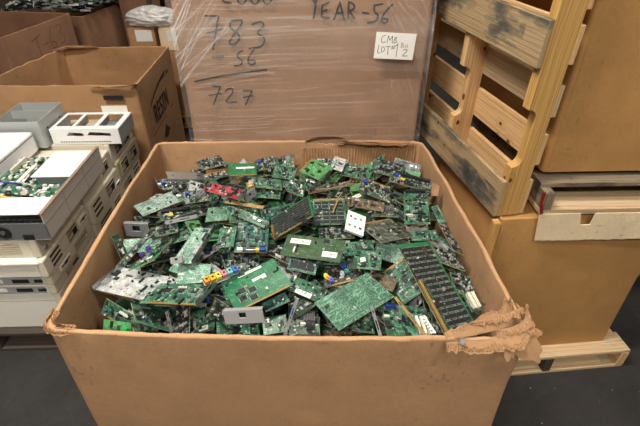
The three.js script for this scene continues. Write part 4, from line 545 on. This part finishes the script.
const PLACED = [
['silver','B',-0.53,0.936,-1.025,0.222,0.12,-1.693,-0.074,-0.406,"large pale silver-grey circuit board lying glossy side up by the left wall"],
['chips3','eR',-0.375,0.986,-0.929,0.187,0.102,-1.796,-0.145,-0.318,"green board with three square chips in a row beside the silver-grey board"],
['green','e',-0.532,0.889,-0.918,0.189,0.053,-0.489,-0.267,-0.464,"narrow green board slanting down behind the front rim at its left end"],
['green','R',-0.462,0.911,-0.911,0.113,0.086,-2.053,0.65,0.578,"green board with a grey end bracket under the silver-grey board"],
['lime','',-0.561,0.889,-0.9,0.097,0.031,-0.695,-0.336,-0.087,"small lime green board with bright green plug in the front left corner"],
['dark','',-0.633,0.946,-1.191,0.028,0.096,-0.735,0.879,0.461,"small dark green board propped upright against the left cardboard wall"],
['label1','s',-0.509,0.965,-1.134,0.087,0.17,-1.855,-0.416,-0.04,"bright green board with white sticker and purple plugs near the left wall"],
['gloss','R',-0.369,0.996,-1.137,0.068,0.189,-1.618,-0.056,-0.187,"glossy pale green board catching whitish light, centre left of the heap"],
['dense','R',-0.303,0.972,-1.144,0.116,0.075,-2.007,-0.592,-0.186,"narrow crowded board with a metal end plate beside the glossy pale green board"],
['gloss','',-0.352,0.972,-1.026,0.097,0.071,-1.439,-0.057,0.007,"pale green glossy board below the glossy pale one"],
['main','se',-0.156,0.999,-0.949,0.17,0.144,-1.575,-0.167,0.465,"large plain green board with four square chips and a white sticker"],
['green','s',-0.323,0.895,-0.907,0.088,0.082,-1.447,-0.217,0.141,"green board with a white barcode strip at its foot on the front rim"],
['dense','',-0.258,0.966,-0.885,0.17,0.051,-0.863,-0.964,-0.325,"small green board with black chips wedged beside the four-chip board"],
['green','',-0.203,0.924,-0.85,0.116,0.06,-1.712,0.197,0.224,"green board lying under the grey plastic bracket at the front rim"],
['pads','',-0.099,0.971,-0.904,0.074,0.04,-1.546,-0.155,0.418,"small green board with rows of pale pads below the four-chip board"],
['olive','S',0.01,1.022,-1.079,0.188,0.09,-1.442,-0.084,-0.262,"olive green card with two white stickers"],
['ram','',-0.023,0.992,-1.03,0.087,0.044,-1.27,0.089,-0.214,"small green memory module below the olive card"],
['green','s',-0.013,0.975,-0.949,0.117,0.053,-1.422,0.058,-0.463,"slim green board with a white sticker right of the four-chip board"],
['solder','L',0.12,0.991,-0.886,0.124,0.185,-1.547,-0.144,-1.04,"big green board full of fine solder marks with a brown top edge"],
['jack','e',0.118,0.959,-1.034,0.157,0.071,-1.389,-0.257,0.103,"dark board carrying yellow, pink, blue and teal plugs"],
['dense','',-0.02,0.926,-0.878,0.086,0.112,-1.623,0.174,0.052,"dark crowded board with red and white capacitors at the front rim"],
['green','V',0.264,0.953,-0.836,0.137,0.118,-1.549,0.21,0.048,"green board with a blue monitor socket on the front rim"],
['mem','E',0.36,0.996,-0.931,0.129,0.291,-1.312,0.415,0.371,"long memory board with many rows of black chips and bright green border"],
['green','E',0.301,0.963,-1.006,0.122,0.136,-1.258,-0.517,0.385,"green board with a tan top edge leaning on the long memory board"],
['dark','',0.48,0.953,-1.206,0.041,0.219,-1.752,0.482,-0.054,"narrow dark green board leaning on the right cardboard wall"],
['dense','',0.442,0.96,-1.096,0.092,0.117,-1.725,0.391,-0.011,"crowded dark board between the long memory board and the right wall"],
['slots','',0.463,0.956,-0.904,0.034,0.062,-1.291,0.155,0.249,"green board with beige slot connectors against the right wall"],
['green','b',0.387,0.993,-1.337,0.088,0.216,-1.607,-0.09,-0.174,"upright green board with a dark connector along its top near the right wall"],
['dense','b',0.41,0.974,-1.544,0.171,0.074,-1.526,0.098,-0.361,"dark board with a yellow sticker against the back right corner"],
['dark','',0.478,0.948,-1.511,0.039,0.07,-1.558,-0.225,-0.18,"tiny dark green board standing against the right wall"],
['green','',0.48,0.944,-1.358,0.028,0.074,-1.07,-0.033,0.265,"slim green board squeezed along the right wall"],
['traces','E',0.252,1.005,-1.186,0.132,0.141,-1.75,0.068,0.438,"dark olive board with pale traces and a yellow edge strip"],
['green','',0.391,0.962,-1.209,0.089,0.041,-1.246,-0.036,0.001,"green board tucked behind the long memory board"],
['lime','l',0.032,1.017,-1.582,0.101,0.112,-1.442,0.164,-0.512,"bright green card with a tan edge at the back of the heap"],
['silver','',0.126,0.993,-1.669,0.053,0.09,-1.39,0.19,-0.302,"small whitish board beside the bright green card at the back"],
['green','',0.206,0.966,-1.65,0.123,0.102,-1.536,-0.017,-0.388,"green board lying at the back below the cardboard tear"],
['dense','E',0.249,1.002,-1.447,0.117,0.085,-1.343,0.235,-0.305,"crowded green board with a yellowish upper edge at the back right"],
['brown','',0.196,1.014,-1.331,0.144,0.042,-1.255,-0.018,-0.257,"narrow brown board under the crowded one with a yellowish edge"],
['memg','E',0.07,1.017,-1.283,0.114,0.122,-1.342,-0.005,0.014,"green memory card with a slanting tan strip across it"],
['mem','e',-0.062,1,-1.275,0.165,0.149,-1.615,-0.538,0.112,"dark memory board with slanting chip rows in the middle of the heap"],
['green','S',-0.046,1.023,-1.439,0.064,0.1,-1.529,0.378,-0.106,"green card with two pale stickers right of the red board"],
['brown','',0.084,1.009,-1.458,0.181,0.028,-1.341,-0.02,0.229,"brown edged board slanting across the back middle"],
['stripe','w',-0.266,1.012,-1.599,0.111,0.088,-1.499,0.072,0.149,"plain green card with a long white stripe at the back"],
['red','R',-0.306,1.042,-1.388,0.187,0.042,-1.375,-0.276,-0.575,"red circuit board with a black chip"],
['tan','',-0.229,1.022,-1.328,0.16,0.015,-1.384,-0.209,-0.417,"thin tan board lying below the red circuit board"],
['dense','',-0.417,0.979,-1.72,0.112,0.111,-1.675,-0.03,0.53,"crowded black-chip board at the back left of the heap"],
['dense','E',-0.378,0.984,-1.602,0.094,0.041,-1.41,0.006,0.333,"crowded board with a blue socket left of the white-striped card"],
['dense','',-0.472,0.942,-1.7,0.063,0.061,-1.476,0.068,0.31,"small dark board at the back left of the heap behind the silver bracket"],
['green','',-0.16,1.01,-1.49,0.112,0.076,-1.604,0.204,0.12,"green board between the white-striped card and the stickered card"],
['vga','v',-0.184,1.013,-1.151,0.102,0.142,-1.486,0.041,0.019,"upright green board with a monitor socket along its foot, mid heap"],
['chips3','',-0.185,1.036,-1.218,0.104,0.027,-1.019,-0.271,-0.517,"narrow green card with square chips slanting above the upright monitor-socket board"],
['green','',-0.229,1.002,-1.292,0.108,0.117,-1.717,0.217,0.242,"green board beneath the thin tan board"],
['dense','',-0.179,0.98,-1.706,0.074,0.077,-1.376,-0.143,0.168,"crowded board with a blue socket right of the white-striped card"],
['gold','',-0.404,0.992,-1.412,0.062,0.055,-1.431,0.268,0.362,"small green board with gold rim left of the thin tan board"],
['silver','R',-0.44,0.979,-1.511,0.055,0.103,-1.655,0.418,0.135,"silvery crowded board left of the red circuit board"],
['greygreen','R',-0.565,0.965,-1.434,0.163,0.086,-1.544,0.01,0.689,"greyish green glossy board slanting along the left wall"],
['dense','',-0.409,1.012,-1.405,0.093,0.08,-1.53,0.047,0.318,"black board with white specks between the left glossy board and the red one"],
['dense','b',-0.476,0.973,-1.343,0.122,0.049,-1.49,0.295,0.493,"crowded brown-green board in the left middle of the heap"],
['dark','',-0.613,0.919,-1.388,0.069,0.057,-1.614,0.329,0.615,"dark board wedged beside the left wall under the glossy greyish one"],
['dark','B',-0.595,0.915,-1.671,0.099,0.068,-1.538,0.078,0.5,"mustard-edged dark board in the back left corner"],
['dense','',-0.563,0.944,-1.6,0.079,0.059,-1.537,0.178,0.424,"silvery cluttered board behind the left glossy board"],
['green','',-0.609,0.893,-1.138,0.085,0.038,-1.295,0.091,0.409,"dark green board under the silver-grey board at the left wall"],
['dense','',-0.584,0.944,-1.184,0.161,0.021,-0.777,0.591,0.911,"long black board on edge with silver pins beside the stickered bright green board"],
['green','',-0.157,0.992,-1.454,0.102,0.089,-1.642,0.094,-0.014,"green board behind the dark memory board"],
['green','S',0.026,0.988,-1.509,0.1,0.109,-1.601,0.151,-0.166,"green board with pale marks behind the brown edged one"],
['dense','',0.272,0.985,-1.326,0.096,0.084,-1.68,0.001,-0.113,"crowded board with a red capacitor behind the dark olive board"],
['green','',0.157,0.98,-1.126,0.098,0.064,-1.542,-0.061,0.052,"green board with fine parts under the dark olive board"],
['dense','',0.088,0.993,-1.191,0.114,0.071,-1.62,-0.026,0.035,"black crowded board behind the olive card"],
['solder','',-0.324,0.991,-1.317,0.078,0.082,-1.524,-0.076,0.022,"green board with pale solder marks in the middle left"],
['green','',-0.262,1.028,-1.134,0.055,0.093,-1.485,-0.137,-0.005,"teal green board left of the upright monitor-socket board"],
['green','',-0.455,0.936,-1.27,0.097,0.109,-1.737,-0.28,0.063,"mid green board behind the glossy pale one"],
['dense','',-0.513,0.947,-1.286,0.097,0.059,-1.529,-0.065,0.244,"crowded silvery board behind the bright green stickered board"],
['green','',0.462,0.92,-1.074,0.083,0.115,-1.566,0.477,0.075,"green board with white parts at the right wall"],
['dense','',0.464,0.941,-0.991,0.068,0.109,-1.64,0.272,-0.126,"crowded black board at the right wall above the slot connectors"],
['green','',0.145,0.934,-0.877,0.063,0.122,-1.646,0.149,-0.064,"green board under the solder-marked board at the front rim"],
['green','',-0.101,0.927,-0.86,0.067,0.053,-1.316,-0.026,0.144,"dark green board behind the front rim at its middle"],
['dense','',0.367,0.925,-0.873,0.057,0.116,-1.562,0.354,-0.112,"black and green board at the foot of the long memory board"],
['green','',-0.099,0.983,-1.62,0.091,0.08,-1.41,0.09,-0.126,"green board at the back behind the stickered card"],
['dense','',0.342,0.968,-1.668,0.122,0.104,-1.423,0.154,-0.228,"dark grey board below the cardboard tear at the back"],
['dense','',0.441,0.936,-1.544,0.081,0.064,-1.55,0.086,-0.27,"dark board behind the upright connector board"],
['green','',0.176,0.997,-1.047,0.086,0.086,-1.586,-0.07,-0.223,"green board above the big solder-marked one"],
['*bracket','',-0.173,1.02,-0.808,0.108,0.038,-0.308,-0.224,0.157,"grey plastic bracket with a square hole lying at the front below the four-chip board"],
['*bracket','',-0.611,0.942,-1.297,0.088,0.053,-0.123,-0.113,-0.002,"dull grey metal bracket with a hole against the left wall"],
['*plate','',-0.501,0.97,-1.626,0.164,0.045,-1.498,0.411,0.475,"silver metal cover plate lying at the back left of the heap"],
['*holes','',0.151,1.034,-1.189,0.066,0.077,-1.156,0.37,-0.217,"white metal plate punched with dark holes behind the dark olive board"],
['*rod','',-0.008,1.041,-1.195,0.087,0.019,-1.418,0.228,-0.008,"short shiny metal strip lying across the dark memory board"],
['*rod','',-0.055,0.965,-0.852,0.106,0.009,-0.639,0.1,1.213,"thin grey metal strip standing aslant at the front rim"],
['*rod','',-0.436,1.008,-1.262,0.107,0.019,-1.32,0.085,0.345,"long bright metal strip left of the heap's middle"],
['*rod','',-0.392,0.945,-0.862,0.061,0.008,-0.633,0.509,-1.356,"grey slotted end strip standing at the front rim under the three-chip board"],
['*rod','',0.172,0.989,-0.807,0.089,0.009,-0.899,-0.459,-1.316,"steel end strip standing beside the blue monitor socket at the front rim"],
['*comb','',0.313,0.968,-0.81,0.056,0.013,-1.246,0.009,-1.139,"pale comb-shaped connector at the foot of the long memory board"],
['*jacks','',-0.257,1.016,-0.97,0.108,0.024,-1.435,0.221,0.611,"strip of coloured audio sockets, orange to blue, beside the four-chip board"],
['*jacks','',-0.215,1.036,-1.434,0.021,0.059,-1.057,-0.37,0.189,"cluster of coloured sockets at the end of the red board"],
['*bracket','',-0.209,1.037,-1.365,0.054,0.025,-0.57,0.814,0.547,"bent steel bracket on the end of the red circuit board"],
['*wedge','',0.466,0.931,-0.895,0.073,0.018,-0.958,0.02,0.343,"black plastic wedge against the right wall above the torn corner"],
['*scrap','',0.489,0.984,-1.468,0.028,0.051,-0.794,-0.591,-0.149,"scrap of brown cardboard caught between boards and the right wall"],
['*plug','',0.159,1.016,-1.025,0.015,0.016,-1.016,-0.191,0.126,"small white plastic plug among the coloured plugs"],
['*rod','',0.043,1.024,-1.482,0.14,0.01,-1.363,-0.019,0.897,"dark metal strip slanting at the back of the heap"],
['*bracket','',-0.4,1.015,-1.042,0.036,0.018,-0.606,-0.005,0.148,"small steel bracket with a screw hole in the left middle of the heap"],
['*rod','',0.261,1,-0.815,0.123,0.009,-1.067,0.253,-0.92,"tan edge strip lying along the long memory board"]
];
PLACED.forEach(([kind, extra, x, y, z, w, h, a, b, c, label], i) => {
  const loose = kind[0] === '*', t = base(loose ? { bracket: 'metal_bracket', plate: 'cover_plate', holes: 'punched_plate', rod: 'metal_strip', comb: 'comb_connector', jacks: 'socket_strip', wedge: 'plastic_wedge', scrap: 'cardboard_scrap', plug: 'plastic_plug' }[kind.slice(1)] : 'circuit_board', label, loose ? { wedge: 'plastic piece', scrap: 'cardboard', comb: 'connector', jacks: 'sockets', plug: 'plug', plate: 'metal plate', holes: 'metal plate', rod: 'metal strip' }[kind.slice(1)] ?? 'bracket' : 'circuit board', [x, y, z], 0, loose ? undefined : 'circuit boards heaped in the big box');
  t.rotation.set(a, b, c); loose ? PIECES[kind.slice(1)](t, w, h, label) : fill(t, kind, extra, w, h, i + 1);
});
// the boards between and under those: a set of patterns, each copied, turned and sunk a little deeper
const heap = (x, z) => { const b = Math.max(0, 1 - Math.abs((x + .075) / .6) ** 2.2) * Math.max(0, 1 - Math.abs((z + 1.33) / .54) ** 2.2); let h = .935 + .065 * b; if (x < -.3 && z > -1.05) h -= .035 * Math.min(1, (-.3 - x) / .25) * Math.min(1, (z + 1.05) / .15); return x < -.45 ? h - .02 : h; };
const PATTERNS = [['green', 'eR', .15, .085, 'green expansion card with steel end bracket'], ['dense', 'R', .16, .09, 'crowded card with steel end bracket'], ['teal', 'e', .13, .07, 'teal green card'], ['dark', '', .12, .08, 'dark green board'], ['solder', 'e', .17, .09, 'green board with rows of solder points'], ['mem', '', .13, .032, 'slim memory stick'], ['dense', '', .11, .1, 'crowded squarish board'], ['black', 'R', .12, .06, 'black crowded card'], ['lime', '', .10, .05, 'bright green small board'], ['gloss', '', .13, .06, 'shiny pale green board'], ['green', 'B', .18, .1, 'wide green card with end bracket'], ['silver', '', .10, .06, 'silvery board'], ['brown', '', .12, .05, 'brown board'], ['teal', 'v', .14, .09, 'teal board with monitor socket'], ['olive', 's', .12, .06, 'olive board with sticker'], ['bright', 'e', .14, .08, 'plain bright green board'], ['chips3', '', .13, .075, 'green board with three chips'], ['dark', 'R', .15, .07, 'dark card with end bracket']];
LOOK.bright = 'bright'; DENS.bright = .2;
const MARKS = [['the red board', -.313, -1.42], ['the four-chip green board', -.156, -.95], ['the stickered olive card', .01, -1.08], ['the long memory board', .36, -.94], ['the big solder-marked board', .12, -.89], ['the silver-grey board', -.53, -1.02], ['the white-striped card', -.266, -1.6], ['the glossy pale green board', -.363, -1.12], ['the mid-heap monitor-socket board', -.184, -1.15], ['the dark slanting memory board', -.06, -1.234], ['the tan-edged bright green card', .03, -1.58], ['the dark olive traced board', .25, -1.18], ['the dark-topped board near the pallet', .387, -1.337], ['the grey plastic bracket', -.18, -.85], ['the white punched plate', .15, -1.25], ['the glossy slanting greyish board', -.579, -1.434], ['the black plastic wedge', .48, -.93], ['the three-chip board', -.38, -.94]];
const taken = new Set();
function obb(p, q, w, h) { const ax = [[1, 0, 0], [0, 1, 0], [0, 0, 1]].map((v) => new THREE.Vector3(...v).applyQuaternion(q)); return { c: p.clone().addScaledVector(ax[2], .004), ax, e: [w / 2 + .003, h / 2 + .005, .006] }; }
function crosses(a, b) {            // separating axes of two boxes
  const d = b.c.clone().sub(a.c); if (d.length() > Math.hypot(...a.e) + Math.hypot(...b.e)) return false;
  const axes = [...a.ax, ...b.ax]; for (const p of a.ax) for (const q of b.ax) { const c = p.clone().cross(q); if (c.lengthSq() > 1e-6) axes.push(c.normalize()); }
  return axes.every((n) => { let ra = 0, rb = 0; for (let i = 0; i < 3; i++) { ra += a.e[i] * Math.abs(a.ax[i].dot(n)); rb += b.e[i] * Math.abs(b.ax[i].dot(n)); } return Math.abs(d.dot(n)) < ra + rb; });
}
function labelFor(look, x, z) {
  const near = MARKS.map(([n, a, b]) => [n, x - a, z - b, Math.hypot(x - a, z - b)]).sort((p, q) => p[3] - q[3]);
  const words = ([, dx, dz]) => { const s = dz < 0 ? 'behind' : 'in front of', q = dx < 0 ? 'left of' : 'right of'; return Math.abs(dx) > 2 * Math.abs(dz) ? q : Math.abs(dz) > 2 * Math.abs(dx) ? s : (dz < 0 ? 'behind and ' : 'before and ') + q; };
  for (const dist of ['', 'half buried ', 'tilted ', 'sunken ']) for (const n of near.slice(0, 6)) { const l = `${dist}${look} ${words(n)} ${n[0]}`; if (l.split(' ').length <= 16 && !taken.has(l)) { taken.add(l); return l; } }
  return `${look} jammed among others in the heap`;
}
{
  const r = rng(2024), protos = PATTERNS.map(([k, e, w, h], i) => { const t = new THREE.Group(); fill(t, k, e, w, h, 200 + i); return t; });
  // boxes already in the heap, so that a new board is slid in where it cuts through none of them
  const solid = PLACED.map(([k, , x, y, z, w, h, a, b, c]) => obb(new THREE.Vector3(x, y, z), new THREE.Quaternion().setFromEuler(new THREE.Euler(a, b, c)), w, k.includes('rod') ? Math.max(.008, Math.min(.016, h)) : h));
  const spots = []; let tries = 0;
  while (spots.length < 230 && tries++ < 9000) { const x = -.60 + r() * 1.06, z = -1.77 + r() * .92, d = .049; if (spots.every((s) => Math.hypot(s[0] - x, s[1] - z) > d)) spots.push([x, z]); }
  spots.forEach(([sx, sz], i) => {
    let best = null;
    for (let t = 0; t < 260 && !(best && best.hits === 0); t++) {
      const k = Math.floor(r() * PATTERNS.length), [, , w, h] = PATTERNS[k], steep = r() < .22, tilt = (steep ? .6 + r() * .75 : .04 + r() * .34) * (r() < .5 ? 1 : -1), roll = (r() - .5) * .5;
      const q = new THREE.Quaternion().setFromEuler(new THREE.Euler(-Math.PI / 2 + tilt, roll, 0)).premultiply(new THREE.Quaternion().setFromAxisAngle(new THREE.Vector3(0, 1, 0), r() * Math.PI * 2));
      let ex = 0, ez = 0, ey = 0; for (const s of [1, -1]) { const v = new THREE.Vector3(w / 2 + .004, s * (h / 2 + .006), 0).applyQuaternion(q); ex = Math.max(ex, Math.abs(v.x)); ey = Math.max(ey, Math.abs(v.y)); ez = Math.max(ez, Math.abs(v.z)); }
      let x = sx + (r() - .5) * .03, z = sz + (r() - .5) * .03; x = Math.min(.505 - ex, Math.max(-.655 + ex, x)); z = Math.min(-.80 - ez + .03 * Math.max(0, x), Math.max(-1.825 + ez, z));   // keep it inside the cardboard
      const y = heap(x, z) + (steep ? .012 - ey * .8 : -.012) - .0004 * t * (.3 + r()), p = new THREE.Vector3(x, y, z), o = obb(p, q, w, h), hits = solid.filter((s) => crosses(s, o)).length + (steep ? 0 : t * .0025);
      if (!best || hits < best.hits) best = { hits: hits < 1 ? 0 : hits, k, q, p, o };
    }
    if (best.hits) return;
    const { k, q, p, o } = best; solid.push(o);
    const t = protos[k].clone(); t.quaternion.copy(q); t.position.copy(p); t.name = numbered('circuit_board'); tag(t, labelFor(PATTERNS[k][4], p.x, p.z), 'circuit board', 'circuit boards heaped in the big box'); scene.add(t);
  });
  // what lies deeper, seen only through gaps
  const geo = merge([colored(box(.14, .08, .002), '#23523c'), colored(box(.02, .02, .004, -.03, .01, .002), '#1d2021'), colored(box(.03, .012, .008, .03, -.02, .004), '#c9c6b6'), colored(box(.012, .02, .006, .02, .02, .003), '#26292a'), colored(box(.001, .085, .018, .07, 0, .006), '#9fa3a3')]);
  const deep = new THREE.InstancedMesh(geo, M.vcol, 520), mt = new THREE.Matrix4(), cl = new THREE.Color();
  for (let i = 0; i < 520; i++) {
    const x = -.57 + r() * .98, z = -1.73 + r() * .83, layer = i / 520, q = new THREE.Quaternion().setFromEuler(new THREE.Euler(-Math.PI / 2 + (r() - .5) * .5, (r() - .5) * .4, 0)).premultiply(new THREE.Quaternion().setFromAxisAngle(new THREE.Vector3(0, 1, 0), r() * 6.28));
    mt.compose(new THREE.Vector3(x, heap(x, z) - .085 - layer * .09, z), q, new THREE.Vector3(1, 1, 1)); deep.setMatrixAt(i, mt); deep.setColorAt(i, cl.setHSL(.4, .05, .55 + r() * .4));
  }
  deep.name = 'buried_boards'; deep.castShadow = deep.receiveShadow = true; tag(deep, 'mass of buried circuit boards filling the box below the visible ones', 'circuit boards', null, 'stuff'); scene.add(deep);
  // far box with boards, a few pixels high
  const farGeo = merge([colored(box(.14, .09, .002), '#55605b'), colored(box(.05, .03, .006, -.03, .01, .003), '#c9ccc9'), colored(box(.03, .05, .01, .03, -.01, .005), '#17191a'), colored(box(.001, .09, .02, .07, 0, .006), '#d0d2d0')]), far = new THREE.InstancedMesh(farGeo, M.vcol, 420);
  for (let i = 0; i < 420; i++) { const u = r(), v = r(), x = -3.2 + u * .85 + (.10 + v * .12), z = -5.12 - v * .85, q = new THREE.Quaternion().setFromEuler(new THREE.Euler(-Math.PI / 2 + (r() - .5) * .9, (r() - .5) * .8, r() * 6.28)); mt.compose(new THREE.Vector3(x, (.90 + .15 * Math.pow(Math.sin((.08 + .84 * u) * 3.14) * Math.sin((.1 + .8 * v) * 3.14), .5) + r() * .05), z), q, new THREE.Vector3(1.1, 1.1, 1)); far.setMatrixAt(i, mt); far.setColorAt(i, cl.setHSL(.4, .03, .25 + r() * .75)); }
  far.name = 'scrap_boards'; far.castShadow = far.receiveShadow = true; tag(far, 'dark jumble of scrap boards heaped in the far cardboard box', 'circuit boards', null, 'stuff'); scene.add(far);
}
// litter on the floor
{
  const r = rng(88), list = [];
  for (let i = 0; i < 16; i++) { const s = .0015 + r() * .005, x = .5 + r() * 1.3, z = -.75 - r() * .55; if (x > .7 && z < -1.28) continue; list.push(at(box(s, .0015, s * (.4 + r())), x, .001, z, 0, r() * 6, 0)); }
  tag(mesh('floor_litter', merge(list), std(0x9a958c, .8)), 'tiny pale specks of litter scattered on the dark floor beside the boxes', 'litter', null, 'stuff');
}
renderer.render(scene, camera);
